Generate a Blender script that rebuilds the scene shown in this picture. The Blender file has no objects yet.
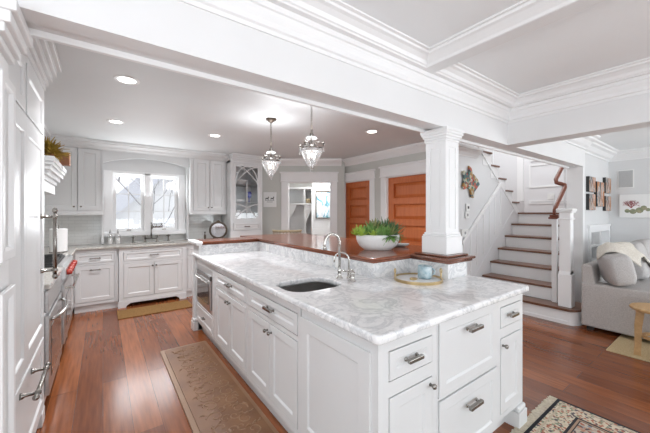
import bpy, bmesh, math, random
from mathutils import Vector, Matrix
random.seed(7)
PI = math.pi
S = bpy.context.scene
COL = S.collection

# ------------------------------------------------------------------ camera
cd = bpy.data.cameras.new('camera'); cam = bpy.data.objects.new('camera', cd); COL.objects.link(cam)
cam.location = (0, 0, 1.43)
cam.rotation_euler = (PI/2, 0, -math.radians(36.05))
cd.sensor_width = 36; cd.lens = 305/650*36; cd.shift_y = -4.5/650; cd.clip_start = .03
S.camera = cam
# ------------------------------------------------------------------ world, light, exposure
w = bpy.data.worlds.new('sky'); S.world = w; w.use_nodes = True
bg = w.node_tree.nodes['Background']; bg.inputs[0].default_value = (.93, .96, 1, 1); bg.inputs[1].default_value = 1.15
S.view_settings.view_transform = 'Standard'; S.view_settings.look = 'None'
S.view_settings.gamma = 1; S.view_settings.exposure = 0.25; S.view_settings.use_curve_mapping = False

def area(name, loc, rot, sx, sy, power, col=(1, 1, 1)):
    l = bpy.data.lights.new(name, 'AREA'); l.shape = 'RECTANGLE'; l.size = sx; l.size_y = sy; l.energy = power; l.color = col
    o = bpy.data.objects.new(name, l); COL.objects.link(o); o.location = loc; o.rotation_euler = rot; return o
area('living_fill_light', (1.2, -3.9, .8), (PI/2+1.2, 0, 0), 5.5, 1.6, 112, (.88, .95, 1))  # added lamp for unseen windows behind the camera, aimed up to brighten the ceiling
area('family_fill_light', (5.6, -3.9, .9), (PI/2+.95, 0, 0), 3.2, 1.6, 120, (.88, .95, 1))  # added fill for assumed windows out of view, tipped towards the ceiling
area('dining_fill_light', (-2.9, -1.2, .9), (PI/2+1.0, 0, -PI/2), 3.5, 1.6, 82, (.88, .95, 1))  # fill lamp added on the unseen left side to lift left-facing fronts
area('daylight_kitchen_window', (.61, 5.92, 1.6), (-PI/2-.5, 0, 0), .9, .85, 14, (.93, .97, 1))
area('stairwell_fill_light', (6.0, 2.5, 3.85), (0, 0, 0), 2.6, 1.4, 40, (.97, .98, 1))  # lamp added under the closed stairwell ceiling, no window modelled there
area('mudroom_fill_light', (4.25, 5.75, 2.38), (0, 0, 0), .8, .8, 45, (1, 1, 1))  # added overhead lamp to brighten the mudroom boards, no source in view

# ------------------------------------------------------------------ materials
def mat(name, col, rough=.5, metal=0, spec=.5, **kw):
    m = bpy.data.materials.new(name); m.use_nodes = True; nt = m.node_tree; b = nt.nodes['Principled BSDF']
    b.inputs['Base Color'].default_value = (*col, 1); b.inputs['Roughness'].default_value = rough
    b.inputs['Metallic'].default_value = metal; b.inputs['Specular IOR Level'].default_value = spec
    for k, v in kw.items(): b.inputs[k.replace('_', ' ')].default_value = v
    return m
def nodes(m): return m.node_tree.nodes, m.node_tree.links, m.node_tree.nodes['Principled BSDF']
def coords(m, scale=(1, 1, 1), rot=(0, 0, 0), loc=(0, 0, 0)):
    N, L, b = nodes(m); t = N.new('ShaderNodeTexCoord'); mp = N.new('ShaderNodeMapping')
    mp.inputs['Scale'].default_value = scale; mp.inputs['Rotation'].default_value = rot; mp.inputs['Location'].default_value = loc
    L.new(t.outputs['Object'], mp.inputs['Vector']); return mp.outputs['Vector']
def noise(m, vec, scale, detail=4, rough=.5, dist=0):
    N, L, b = nodes(m); n = N.new('ShaderNodeTexNoise'); n.inputs['Scale'].default_value = scale; n.inputs['Detail'].default_value = detail
    n.inputs['Roughness'].default_value = rough; n.inputs['Distortion'].default_value = dist; L.new(vec, n.inputs['Vector']); return n
def ramp(m, fac, stops, interp='LINEAR'):
    N, L, b = nodes(m); r = N.new('ShaderNodeValToRGB'); r.color_ramp.interpolation = interp
    e = r.color_ramp.elements
    while len(e) < len(stops): e.new(.5)
    for i, (p, c) in enumerate(stops): e[i].position = p; e[i].color = (*c, 1)
    L.new(fac, r.inputs['Fac']); return r.outputs['Color']
def mix(m, fac, a, c, mode='MIX'):
    N, L, b = nodes(m); x = N.new('ShaderNodeMixRGB'); x.blend_type = mode
    for i, v in ((0, fac), (1, a), (2, c)):
        if isinstance(v, (int, float)): x.inputs[i].default_value = v
        elif isinstance(v, tuple): x.inputs[i].default_value = (*v, 1)
        else: L.new(v, x.inputs[i])
    return x.outputs['Color']
def bump(m, fac, strength=.2, dist=.01):
    N, L, b = nodes(m); x = N.new('ShaderNodeBump'); x.inputs['Strength'].default_value = strength; x.inputs['Distance'].default_value = dist
    L.new(fac, x.inputs['Height']); L.new(x.outputs['Normal'], b.inputs['Normal'])
def setcol(m, c): N, L, b = nodes(m); L.new(c, b.inputs['Base Color'])
def noisy(name, c1, c2, scale, rough=.5, metal=0, bs=0, sc=(1, 1, 1), detail=4, **kw):
    m = mat(name, c1, rough, metal, **kw); v = coords(m, sc); n = noise(m, v, scale, detail)
    setcol(m, ramp(m, n.outputs['Fac'], [(.3, c1), (.7, c2)]))
    if bs: bump(m, n.outputs['Fac'], bs, .01)
    return m
M = {}
M['white'] = noisy('white_paint', (.80, .80, .80), (.82, .82, .82), 3, .38)
M['trim'] = noisy('trim_paint', (.86, .86, .86), (.88, .88, .88), 3, .4)
M['cab'] = noisy('cabinet_paint', (.71, .715, .715), (.73, .735, .735), 3, .33)
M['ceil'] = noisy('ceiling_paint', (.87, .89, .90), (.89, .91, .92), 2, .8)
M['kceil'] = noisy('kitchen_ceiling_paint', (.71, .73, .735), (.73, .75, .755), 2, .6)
M['grey'] = noisy('grey_wall_paint', (.60, .605, .57), (.62, .625, .59), 2, .7)
M['pale'] = noisy('pale_wall_paint', (.71, .71, .71), (.73, .73, .73), 2, .7)
M['wain'] = noisy('wainscot_paint', (.76, .76, .77), (.78, .78, .79), 2, .45)
M['gap'] = noisy('shadow_gap_line', (.25, .24, .23), (.30, .29, .28), 5, .8)
M['nickel'] = noisy('brushed_nickel', (.27, .255, .23), (.34, .32, .30), 30, .25, 1)
M['chrome'] = noisy('polished_nickel', (.52, .50, .47), (.60, .58, .55), 30, .14, 1)
M['steel'] = noisy('stainless_steel', (.55, .55, .55), (.66, .66, .66), 8, .28, 1, sc=(1, 1, 30))
M['sinksteel'] = noisy('sink_steel', (.20, .19, .18), (.27, .26, .25), 8, .3, .75)
M['black'] = noisy('black_metal', (.02, .02, .02), (.035, .035, .035), 10, .4)
M['dglass'] = noisy('dark_glass', (.10, .085, .08), (.13, .11, .10), 3, .06)
M['red'] = noisy('red_knob', (.35, .03, .02), (.42, .05, .03), 10, .3)
M['brass'] = noisy('brass', (.55, .42, .22), (.65, .50, .28), 12, .3, 1)
M['bronze'] = noisy('aged_bronze', (.08, .06, .045), (.13, .10, .075), 12, .45, .4)
M['mirror'] = noisy('mirror_glass', (.6, .6, .62), (.62, .62, .64), 2, .08, .9)
M['glass'] = mat('clear_glass', (1, 1, 1), .02, Transmission_Weight=1.0, IOR=1.45)
def thin_glass(name, col=(1, 1, 1), f=.12, rough=.03):
    m = bpy.data.materials.new(name); m.use_nodes = True; N = m.node_tree.nodes; L = m.node_tree.links; N.clear()
    o = N.new('ShaderNodeOutputMaterial'); x = N.new('ShaderNodeMixShader'); t = N.new('ShaderNodeBsdfTransparent'); g = N.new('ShaderNodeBsdfGlossy')
    g.inputs['Roughness'].default_value = rough; t.inputs['Color'].default_value = (*col, 1); x.inputs[0].default_value = f
    L.new(t.outputs[0], x.inputs[1]); L.new(g.outputs[0], x.inputs[2]); L.new(x.outputs[0], o.inputs[0]); return m
M['pane'] = thin_glass('window_pane', f=.05)
M['crystal'] = thin_glass('crystal_glass', (.97, .97, .97), .22, .1)
_n = M['crystal'].node_tree.nodes; _l = M['crystal'].node_tree.links; _o = _n['Material Output']; _d = _n.new('ShaderNodeBsdfDiffuse'); _t = _n.new('ShaderNodeBsdfTranslucent'); _a = _n.new('ShaderNodeMixShader'); _m = _n.new('ShaderNodeMixShader')
_d.inputs[0].default_value = (.9, .9, .9, 1); _t.inputs[0].default_value = (.9, .9, .9, 1); _l.new(_d.outputs[0], _a.inputs[1]); _l.new(_t.outputs[0], _a.inputs[2]); _m.inputs[0].default_value = .16
_l.new(_n['Mix Shader'].outputs[0], _m.inputs[1]); _l.new(_a.outputs[0], _m.inputs[2]); _l.new(_m.outputs[0], _o.inputs[0])
def emis(name, col, s):
    m = mat(name, col); b = m.node_tree.nodes['Principled BSDF']; b.inputs['Emission Color'].default_value = (*col, 1); b.inputs['Emission Strength'].default_value = s; return m
M['lamp'] = emis('lamp_glow', (1, .97, .92), 6)
M['bulb'] = emis('bulb_glow', (1, .93, .82), 1.2)
# marble
def marble(name, base, vein, sc=1.0):
    m = mat(name, base, .12); v = coords(m, (sc, sc, sc), (0, 0, .6))
    n0 = noise(m, v, 2.2, 6, .6, 1.2); n1 = noise(m, v, 4, 8, .68, 1.1); n2 = noise(m, v, 22, 6, .7, .1)
    c1 = ramp(m, n1.outputs['Fac'], [(.45, base), (.495, vein), (.51, vein), (.56, base)])
    c0 = ramp(m, n0.outputs['Fac'], [(.3, tuple(x*.86 for x in base)), (.65, base)])
    c2 = ramp(m, n2.outputs['Fac'], [(.36, tuple(x*.86 for x in base)), (.55, (1, 1, 1))])
    setcol(m, mix(m, .45, mix(m, .5, mix(m, .6, c0, c1), c1), c2, 'MULTIPLY')); return m
M['marble'] = marble('white_marble', (.90, .90, .90), (.64, .65, .665), 1.3)
M['granite'] = noisy('speckled_beige_stone', (.42, .39, .35), (.66, .64, .60), 55, .15, detail=6)
# wood floor
def planks(name, cs, rowh=.165, length=2.3, rough=.2, rot=PI/2):
    m = mat(name, cs[0], rough); N, L, b = nodes(m); v = coords(m, (1, 1, 1), (0, 0, rot)); b.inputs['Specular IOR Level'].default_value = .38; b.inputs['Coat Weight'].default_value = .15; b.inputs['Coat Roughness'].default_value = .12
    br = N.new('ShaderNodeTexBrick'); L.new(v, br.inputs['Vector'])
    br.inputs['Scale'].default_value = 1; br.inputs['Brick Width'].default_value = length; br.inputs['Row Height'].default_value = rowh
    br.inputs['Mortar Size'].default_value = .0014; br.inputs['Mortar Smooth'].default_value = .1; br.offset = .37
    br.inputs['Color1'].default_value = (*cs[0], 1); br.inputs['Color2'].default_value = (*cs[1], 1); br.inputs['Mortar'].default_value = (.07, .025, .014, 1)
    v2 = coords(m, (18, 1.2, 1)); n = noise(m, v2, 2.5, 3, .5); g = ramp(m, n.outputs['Fac'], [(.3, (.62, .60, .58)), (.7, (1.18, 1.15, 1.1))])
    setcol(m, mix(m, .8, br.outputs['Color'], g, 'MULTIPLY'))
    r = ramp(m, n.outputs['Fac'], [(.2, (rough,)*3), (.8, (rough*1.2,)*3)]); L.new(r, b.inputs['Roughness'])
    bump(m, br.outputs['Fac'], .15, -.002); return m
M['floor'] = planks('brazilian_cherry_planks', ((.165, .048, .017), (.31, .10, .034)))
def wood(name, c1, c2, rough=.3, axis=0, sc=1.0):
    s = [16, 16, 16]; s[axis] = 1.2; m = mat(name, c1, rough); v = coords(m, tuple(x*sc for x in s)); n = noise(m, v, 1.6, 5, .6, .5)
    setcol(m, ramp(m, n.outputs['Fac'], [(.3, c1), (.7, c2)])); return m
M['barwood'] = wood('cherry_bar_wood', (.16, .045, .02), (.27, .09, .045), .16, 1)
M['barwoodx'] = wood('cherry_bar_wood_across', (.15, .045, .02), (.26, .085, .045), .16, 0)
M['doorwood'] = wood('stained_fir_door', (.50, .125, .032), (.60, .17, .05), .4, 2)
M['tread'] = wood('walnut_tread', (.13, .058, .034), (.20, .092, .055), .3, 1)
M['rail'] = wood('handrail_wood', (.15, .045, .025), (.22, .07, .04), .3, 0)
M['stool'] = wood('honey_oak', (.42, .25, .10), (.54, .34, .16), .45, 0)
M['darkcap'] = wood('dark_plinth_wood', (.15, .055, .032), (.24, .10, .065), .2, 0)
# subway tile
def tile(name):
    m = mat(name, (.66, .66, .64), .08); N, L, b = nodes(m); t = N.new('ShaderNodeTexCoord'); sp = N.new('ShaderNodeSeparateXYZ'); cb = N.new('ShaderNodeCombineXYZ')
    L.new(t.outputs['Object'], sp.inputs[0]); a = N.new('ShaderNodeMath'); a.operation = 'ADD'; L.new(sp.outputs[0], a.inputs[0]); L.new(sp.outputs[1], a.inputs[1])
    L.new(a.outputs[0], cb.inputs[0]); L.new(sp.outputs[2], cb.inputs[1])
    br = N.new('ShaderNodeTexBrick'); L.new(cb.outputs[0], br.inputs['Vector']); br.inputs['Scale'].default_value = 1
    br.inputs['Brick Width'].default_value = .15; br.inputs['Row Height'].default_value = .05; br.inputs['Mortar Size'].default_value = .0025
    br.inputs['Color1'].default_value = (.78, .78, .76, 1); br.inputs['Color2'].default_value = (.81, .81, .79, 1); br.inputs['Mortar'].default_value = (.68, .68, .66, 1)
    L.new(br.outputs['Color'], b.inputs['Base Color']); n = noise(m, coords(m), 22, 2)
    mx = mix(m, .75, n.outputs['Fac'], br.outputs['Fac']); bump(m, mx, .35, -.006); return m
M['tile'] = tile('glazed_subway_tile')
M['shiplap'] = mat('white_shiplap', (.86, .87, .88), .5)
def fabric(name, c1, c2, scale=160, bs=.4):
    m = noisy(name, c1, c2, scale, .95, bs=bs, detail=3, spec=.1); return m
M['sofa'] = fabric('grey_linen', (.42, .395, .38), (.55, .52, .50), 110)
M['cushion'] = fabric('light_grey_linen', (.43, .41, .40), (.55, .53, .52), 110)
M['throw'] = fabric('cream_knit', (.62, .57, .50), (.74, .70, .63), 70, .8)
M['jute'] = fabric('jute_weave', (.46, .34, .19), (.62, .50, .31), 80, .8)
M['mat'] = noisy('brown_embossed_leather', (.16, .07, .03), (.24, .115, .05), 5, .42, bs=.1)
M['matrim'] = noisy('tan_mat_border', (.24, .135, .075), (.30, .18, .105), 6, .4)
M['matline'] = noisy('brown_embossed_ridges', (.24, .13, .07), (.32, .19, .11), 5, .3)
M['coir'] = fabric('golden_brown_mat', (.20, .11, .04), (.30, .17, .07), 60)
M['fringe'] = fabric('cream_fringe', (.50, .44, .34), (.68, .62, .50), 60)
M['ceramic'] = noisy('white_ceramic', (.80, .80, .79), (.84, .84, .83), 6, .35)
M['soil'] = noisy('dark_soil', (.05, .035, .025), (.10, .07, .05), 40, .95, bs=.5)
M['g1'] = noisy('green_leaf', (.12, .25, .06), (.26, .45, .13), 12, .5)
M['g2'] = noisy('lime_leaf', (.30, .48, .05), (.48, .62, .12), 12, .5)
M['g3'] = noisy('deep_green_leaf', (.05, .13, .05), (.14, .26, .12), 12, .45)
M['g4'] = noisy('olive_leaf', (.20, .26, .08), (.42, .38, .18), 12, .5)
M['mustard'] = noisy('mustard_dried_leaf', (.26, .16, .02), (.50, .33, .05), 14, .7)
M['boxwood'] = wood('reddish_box_wood', (.26, .10, .045), (.36, .16, .08), .5, 2)
M['blueglass'] = mat('cobalt_glass', (.01, .03, .35), .05)
M['bluemug'] = noisy('blue_grey_floral_glaze', (.22, .36, .42), (.62, .70, .72), 26, .25, detail=2)
M['paper'] = noisy('white_paper', (.85, .85, .84), (.88, .88, .87), 4, .8)
M['plastic'] = noisy('white_plastic', (.82, .82, .80), (.85, .85, .83), 4, .35)
M['dgrey'] = noisy('grey_stone_dish', (.30, .30, .30), (.42, .42, .42), 9, .4)
M['bark'] = noisy('tree_bark', (.24, .23, .25), (.36, .35, .37), 6, .9)
M['sid'] = noisy('pale_house_siding', (.90, .91, .94), (.93, .94, .96), 3, .8)
M['roof'] = noisy('grey_roof_shingle', (.68, .70, .78), (.76, .78, .85), 20, .9)
M['wicker'] = noisy('golden_rattan', (.36, .28, .17), (.50, .41, .27), 40, .7, bs=.4)
M['grass'] = noisy('winter_lawn', (.55, .55, .50), (.68, .68, .64), 3, .95)
# voronoi colour materials
def voro(name, stops, scale, rough=.5, sc=(1, 1, 1)):
    m = mat(name, (.5, .5, .5), rough); N, L, b = nodes(m); v = coords(m, sc); x = N.new('ShaderNodeTexVoronoi'); x.inputs['Scale'].default_value = scale; L.new(v, x.inputs['Vector'])
    s = N.new('ShaderNodeSeparateColor'); L.new(x.outputs['Color'], s.inputs[0]); setcol(m, ramp(m, s.outputs[0], stops, 'CONSTANT')); return m
M['fish'] = voro('mosaic_fish_glaze', [(0, (.05, .10, .11)), (.25, (.42, .08, .05)), (.4, (.45, .42, .30)), (.55, (.10, .20, .16)), (.7, (.50, .50, .42)), (.85, (.38, .20, .05))], 22, .3)
def art(name, stops, sc, scale=3):
    m = mat(name, (.5, .5, .5), .7); v = coords(m, sc); n = noise(m, v, scale, 5, .6, .6); setcol(m, ramp(m, n.outputs['Fac'], stops)); return m
M['canvas'] = art('brown_white_canvas', [(.34, (.03, .03, .035)), (.42, (.12, .11, .11)), (.47, (.60, .58, .56)), (.52, (.48, .22, .10)), (.62, (.42, .18, .08)), (.7, (.25, .10, .05))], (3, 3, 1.2), 2.5)
M['bluepaint'] = art('blue_green_painting', [(.3, (.08, .20, .14)), (.42, (.15, .42, .55)), (.5, (.75, .82, .86)), (.62, (.85, .86, .86)), (.72, (.35, .45, .60))], (2.5, 2.5, 1.5), 3)
def rugmat(name):
    m = mat(name, (.4, .3, .25), .95, spec=.1); N, L, b = nodes(m); v = coords(m)
    def vo(scale, stops):
        x = N.new('ShaderNodeTexVoronoi'); x.inputs['Scale'].default_value = scale; L.new(v, x.inputs['Vector']); s = N.new('ShaderNodeSeparateColor'); L.new(x.outputs['Color'], s.inputs[0]); return ramp(m, s.outputs[0], stops, 'CONSTANT')
    field = vo(52, [(0, (.50, .44, .36)), (.35, (.42, .36, .30)), (.6, (.36, .13, .09)), (.72, (.12, .09, .09)), (.82, (.46, .24, .16)), (.92, (.25, .27, .30))])
    bord = vo(72, [(0, (.62, .54, .42)), (.4, (.13, .11, .12)), (.55, (.40, .16, .11)), (.68, (.55, .46, .34)), (.88, (.24, .28, .20))])
    # distance from the rug edge (object origin at its near corner, size 2.4 x 1.6)
    sp = N.new('ShaderNodeSeparateXYZ'); L.new(v, sp.inputs[0])
    def mth(op, a, c=None):
        x = N.new('ShaderNodeMath'); x.operation = op
        for i, q in enumerate((a, c)):
            if q is None: continue
            if isinstance(q, (int, float)): x.inputs[i].default_value = q
            else: L.new(q, x.inputs[i])
        return x.outputs[0]
    dx = mth('SUBTRACT', 1.2, mth('ABSOLUTE', sp.outputs[0])); dy = mth('SUBTRACT', .8, mth('ABSOLUTE', sp.outputs[1])); d = mth('MINIMUM', dx, dy)
    inb = mth('LESS_THAN', d, .16)
    c = mix(m, inb, field, bord)
    for a, e, colr in ((0, .022, (.03, .03, .035)), (.04, .052, (.50, .42, .32)), (.15, .165, (.04, .04, .045)), (.165, .178, (.36, .25, .18)), (.178, .184, (.05, .04, .04))):
        f = mth('MULTIPLY', mth('GREATER_THAN', d, a), mth('LESS_THAN', d, e)); c = mix(m, f, c, colr)
    n = noise(m, v, 200, 2); setcol(m, c); bump(m, n.outputs['Fac'], .4, .004); return m
M['rug'] = rugmat('persian_rug_weave')

# ------------------------------------------------------------------ mesh helpers
def RZ(deg, loc=(0, 0, 0)): return Matrix.Translation(loc) @ Matrix.Rotation(math.radians(deg), 4, 'Z')
I4 = Matrix.Identity(4)
class MB:
    def __init__(s, T=I4): s.bm = bmesh.new(); s.T = T
    def _add(s, vs, fs, T=None):
        T = s.T if T is None else s.T @ T
        bv = [s.bm.verts.new(T @ Vector(v)) for v in vs]
        for f in fs:
            try: s.bm.faces.new([bv[i] for i in f])
            except ValueError: pass
        return bv
    def box(s, x0, x1, y0, y1, z0, z1, bev=0, T=None, seg=2):
        vs = [(x, y, z) for x in (x0, x1) for y in (y0, y1) for z in (z0, z1)]
        fs = [(0, 1, 3, 2), (4, 6, 7, 5), (0, 4, 5, 1), (2, 3, 7, 6), (0, 2, 6, 4), (1, 5, 7, 3)]
        if bev:
            b2 = bmesh.new(); bv = [b2.verts.new(v) for v in vs]
            for f in fs: b2.faces.new([bv[i] for i in f])
            bmesh.ops.bevel(b2, geom=list(b2.edges), offset=bev, segments=seg, affect='EDGES', profile=.5)
            b2.verts.index_update(); s._add([v.co[:] for v in b2.verts], [[v.index for v in f.verts] for f in b2.faces], T); b2.free()
        else: s._add(vs, fs, T)
        return s
    def prism(s, pts, a, b, axis='z', T=None):   # polygon extruded a..b along axis; pts are the two other coords in xyz order
        def mk(p, h): return {'z': (p[0], p[1], h), 'y': (p[0], h, p[1]), 'x': (h, p[0], p[1])}[axis]
        n = len(pts); vs = [mk(p, a) for p in pts] + [mk(p, b) for p in pts]
        fs = [list(range(n))[::-1], list(range(n, 2*n))] + [(i, (i+1) % n, n+(i+1) % n, n+i) for i in range(n)]
        s._add(vs, fs, T); return s
    def sweep(s, prof, p0, p1, out, m0=0, m1=0, T=None):  # prof: (d,z) list; from p0 to p1 (xy), out: unit xy; m: mitre factors (shift along path per d)
        p0 = Vector(p0); p1 = Vector(p1); o = Vector(out); u = (p1-p0).normalized(); n = len(prof)
        vs = []
        for p, mm, sg in ((p0, m0, 1), (p1, m1, -1)):
            for d, z in prof: q = p + o*d + u*(mm*d*sg); vs.append((q.x, q.y, z))
        fs = [(i, (i+1) % n, n+(i+1) % n, n+i) for i in range(n)] + [list(range(n)), list(range(n, 2*n))[::-1]]
        s._add(vs, fs, T); return s
    def lathe(s, prof, c=(0, 0, 0), n=20, sx=1, sy=1, T=None, axis='z', ripple=None):
        vs = []; fs = []; k = len(prof)
        for i in range(n):
            a = 2*PI*i/n; rr = 1 if not ripple else 1+ripple[1]*math.cos(a*ripple[0])
            for r, z in prof:
                x, y = r*rr*math.cos(a)*sx, r*rr*math.sin(a)*sy
                v = {'z': (x, y, z), 'y': (x, z, y), 'x': (z, x, y)}[axis]; vs.append((v[0]+c[0], v[1]+c[1], v[2]+c[2]))
        for i in range(n):
            for j in range(k-1): a, b = i*k+j, ((i+1) % n)*k+j; fs.append((a, b, b+1, a+1))
        if prof[0][0]*max(sx, sy) > .03 and prof[-1][0]*max(sx, sy) > .03 and prof[0][0] != prof[1][0]*99:
            for i in range(n): a, b = i*k+k-1, ((i+1) % n)*k+k-1; fs.append((a, b, ((i+1) % n)*k, i*k))
        else: fs.append([i*k for i in range(n)][::-1]); fs.append([i*k+k-1 for i in range(n)])
        s._add(vs, fs, T); return s
    def tube(s, pts, r, n=8, T=None, closed=False):
        pts = [Vector(p) for p in pts]; N = len(pts); vs = []; fs = []; up = None
        for i, p in enumerate(pts):
            if closed: d = (pts[(i+1) % N]-pts[i-1]).normalized()
            else: d = (pts[min(i+1, N-1)]-pts[max(i-1, 0)]).normalized()
            if up is None: up = Vector((0, 0, 1)) if abs(d.z) < .9 else Vector((1, 0, 0))
            a = d.cross(up); 
            if a.length < 1e-5: a = d.orthogonal()
            a.normalize(); b = a.cross(d).normalized(); up = b; rr = r[i] if isinstance(r, (list, tuple)) else r
            for k in range(n): t = 2*PI*k/n; vs.append(tuple(p + a*math.cos(t)*rr + b*math.sin(t)*rr))
        for i in range(N if closed else N-1):
            j = (i+1) % N
            for k in range(n): fs.append((i*n+k, i*n+(k+1) % n, j*n+(k+1) % n, j*n+k))
        if not closed: fs.append(list(range(n))[::-1]); fs.append([(N-1)*n+k for k in range(n)])
        s._add(vs, fs, T); return s
    def ball(s, c, r, T=None, n=10, sz=1):
        s.lathe([(max(1e-4, r*math.sin(PI*j/n)), -r*sz*math.cos(PI*j/n)) for j in range(n+1)], c, 2*n, T=T); return s
    def shaker(s, x0, x1, z0, z1, y=0, t=.02, rail=.055, rec=.010, T=None):   # raised frame with recessed panel, front facing -y; back at y
        f = y-t
        def ring(i, yy): return [(x0+i, yy, z0+i), (x1-i, yy, z0+i), (x1-i, yy, z1-i), (x0+i, yy, z1-i)]
        R = [ring(0, y), ring(0, f+.002), ring(.002, f), ring(rail, f), ring(rail+.006, f+rec*.5), ring(rail+.010, f+rec)]
        vs = [v for r in R for v in r]; fs = [(0, 3, 2, 1)]
        for k in range(len(R)-1):
            for i in range(4): a = 4*k+i; b = 4*k+(i+1) % 4; fs.append((a, b, b+4, a+4))
        k = 4*(len(R)-1); fs.append((k, k+1, k+2, k+3)); s._add(vs, fs, T); return s
    def leaf(s, base, d, up, L, W, curl=.2, n=5, thick=0.0):
        base = Vector(base); d = Vector(d).normalized(); side = d.cross(Vector(up)); 
        if side.length < 1e-3: side = d.orthogonal()
        side.normalize(); nrm = side.cross(d).normalized(); vs = []; fs = []
        for i in range(n+1):
            t = i/n; wv = W*math.sin(PI*min(1, (t*.85+.12)))**.8*(1 if t < 1 else .05); p = base + d*L*t - nrm*(-curl*L*t*t)
            vs += [tuple(p-side*wv/2+nrm*W*.12), tuple(p-nrm*W*.06), tuple(p+side*wv/2+nrm*W*.12)]
        for i in range(n):
            a = 3*i; fs += [(a, a+1, a+4, a+3), (a+1, a+2, a+5, a+4)]
        s._add(vs, fs); return s
    def build(s, name, m, parent=None, local=False, smooth=False, solid=0, sub=0):
        bm = s.bm; bmesh.ops.recalc_face_normals(bm, faces=list(bm.faces))
        if parent is not None and not local: bm.transform(WM[parent.name].inverted())
        me = bpy.data.meshes.new(name); bm.to_mesh(me); bm.free(); me.materials.append(M[m] if isinstance(m, str) else m)
        o = bpy.data.objects.new(name, me); COL.objects.link(o)
        if smooth:
            for p in me.polygons: p.use_smooth = True
        if solid: q = o.modifiers.new('thickness', 'SOLIDIFY'); q.thickness = solid; q.offset = 0
        if sub: q = o.modifiers.new('smoothing', 'SUBSURF'); q.levels = sub; q.render_levels = sub
        if parent is not None: o.parent = parent; WM[o.name] = WM[parent.name]
        else: WM[o.name] = I4
        return o
WM = {}
def thing(name, label, cat, loc=(0, 0, 0), rz=0, group=None):
    o = bpy.data.objects.new(name, None); COL.objects.link(o); o.location = loc; o.rotation_euler = (0, 0, math.radians(rz)); o.empty_display_size = .1
    WM[o.name] = RZ(rz, loc); o['label'] = label; o['category'] = cat
    if group: o['group'] = group
    return o
def tag(o, label, cat, group=None, kind=None):
    o['label'] = label; o['category'] = cat
    if group: o['group'] = group
    if kind: o['kind'] = kind
    return o
def center(o):   # put a one-mesh thing's origin at its base
    me = o.data; xs = [v.co for v in me.vertices]; c = Vector(((min(v.x for v in xs)+max(v.x for v in xs))/2, (min(v.y for v in xs)+max(v.y for v in xs))/2, min(v.z for v in xs)))
    me.transform(Matrix.Translation(-c)); o.location = c; return o
def struct(o): o['kind'] = 'structure'; return o
def copy_tree(o, parent=None):
    c = o.copy(); COL.objects.link(c)
    if parent is not None: c.parent = parent
    for ch in o.children: copy_tree(ch, c)
    return c
def plate(name, outline, holes, z0, z1, bev, m, parent=None):
    cu = bpy.data.curves.new('outline', 'CURVE'); cu.dimensions = '2D'; cu.fill_mode = 'BOTH'
    for pts in [outline]+holes:
        sp = cu.splines.new('POLY'); sp.points.add(len(pts)-1); sp.use_cyclic_u = True
        for q, p in zip(sp.points, pts): q.co = (p[0], p[1], 0, 1)
    cu.extrude = (z1-z0)/2-bev; cu.bevel_depth = bev; cu.bevel_resolution = 3; cu.offset = -bev
    t = bpy.data.objects.new('outline', cu); COL.objects.link(t); bpy.context.view_layer.update()
    me = bpy.data.meshes.new_from_object(t.evaluated_get(bpy.context.evaluated_depsgraph_get())); bpy.data.objects.remove(t)
    bm = bmesh.new(); bm.from_mesh(me); bmesh.ops.remove_doubles(bm, verts=list(bm.verts), dist=1e-5); bm.transform(Matrix.Translation((0, 0, (z0+z1)/2)))
    b = MB(); b.bm.free(); b.bm = bm; return b.build(name, m, parent)
def rrect(x0, x1, y0, y1, r, n=6):
    P = []
    for cx, cy, a0 in ((x1-r, y0+r, -PI/2), (x1-r, y1-r, 0), (x0+r, y1-r, PI/2), (x0+r, y0+r, PI)):
        P += [(cx+r*math.cos(a0+PI/2*i/n), cy+r*math.sin(a0+PI/2*i/n)) for i in range(n+1)]
    return P

# ------------------------------------------------------------------ room shell
CZ = 2.5
fw = Vector((math.sin(math.radians(36.05)), math.cos(math.radians(36.05)))); rt = Vector((fw.y, -fw.x))
def DG(x, y): p = rt*x + fw*y; return (p.x, p.y)          # along / towards the diagonal hall wall
DT = RZ(-36.05)                                           # frame whose x runs along that wall
HY0, HY1, HB = 1.37, 1.545, 2.09
struct(MB().box(-3.2, 8, -4.2, 9, -.1, 0).build('floor', 'floor'))
c = MB().box(-3.2, 8, -4.2, HY0, CZ, CZ+.1); struct(c.build('ceiling_living', 'ceil'))
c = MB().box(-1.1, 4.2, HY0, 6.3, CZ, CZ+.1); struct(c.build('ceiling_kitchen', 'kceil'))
c = MB().box(4.2, 8, 6.3, 9, CZ, CZ+.1); c.box(2.0, 4.2, 6.3, 9, CZ, CZ+.1).box(4.2, 8, 3.6, 6.3, CZ, CZ+.1); struct(c.build('ceiling_mudroom', 'ceil'))
# left side
struct(MB().box(-1.1, -.98, HY0, 6.3, 0, CZ).build('wall_left', 'grey'))
# window wall with opening x .06..1.17  z 1.08..2.10
WX0, WX1, WZ0, WZ1 = .10, 1.12, 1.10, 2.08
b = MB(); b.box(-.98, WX0, 6.05, 6.2, 0, CZ).box(WX1, 2.62, 6.05, 6.2, 0, CZ).box(WX0, WX1, 6.05, 6.2, 0, WZ0).box(WX0, WX1, 6.05, 6.2, WZ1, CZ)
struct(b.build('wall_window', 'tile'))
# diagonal hall wall, opening in local x
dw = 6.22; ox0, ox1 = (287.5-325)/305*dw, (331-325)/305*dw; oz = 2.05
xa, xb = -1.32, .40
b = MB(DT); b.box(xa, ox0, dw, dw+.12, 0, CZ).box(ox1, xb, dw, dw+.12, 0, CZ).box(ox0, ox1, dw, dw+.12, oz, CZ); struct(b.build('wall_hall', 'grey'))
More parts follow.
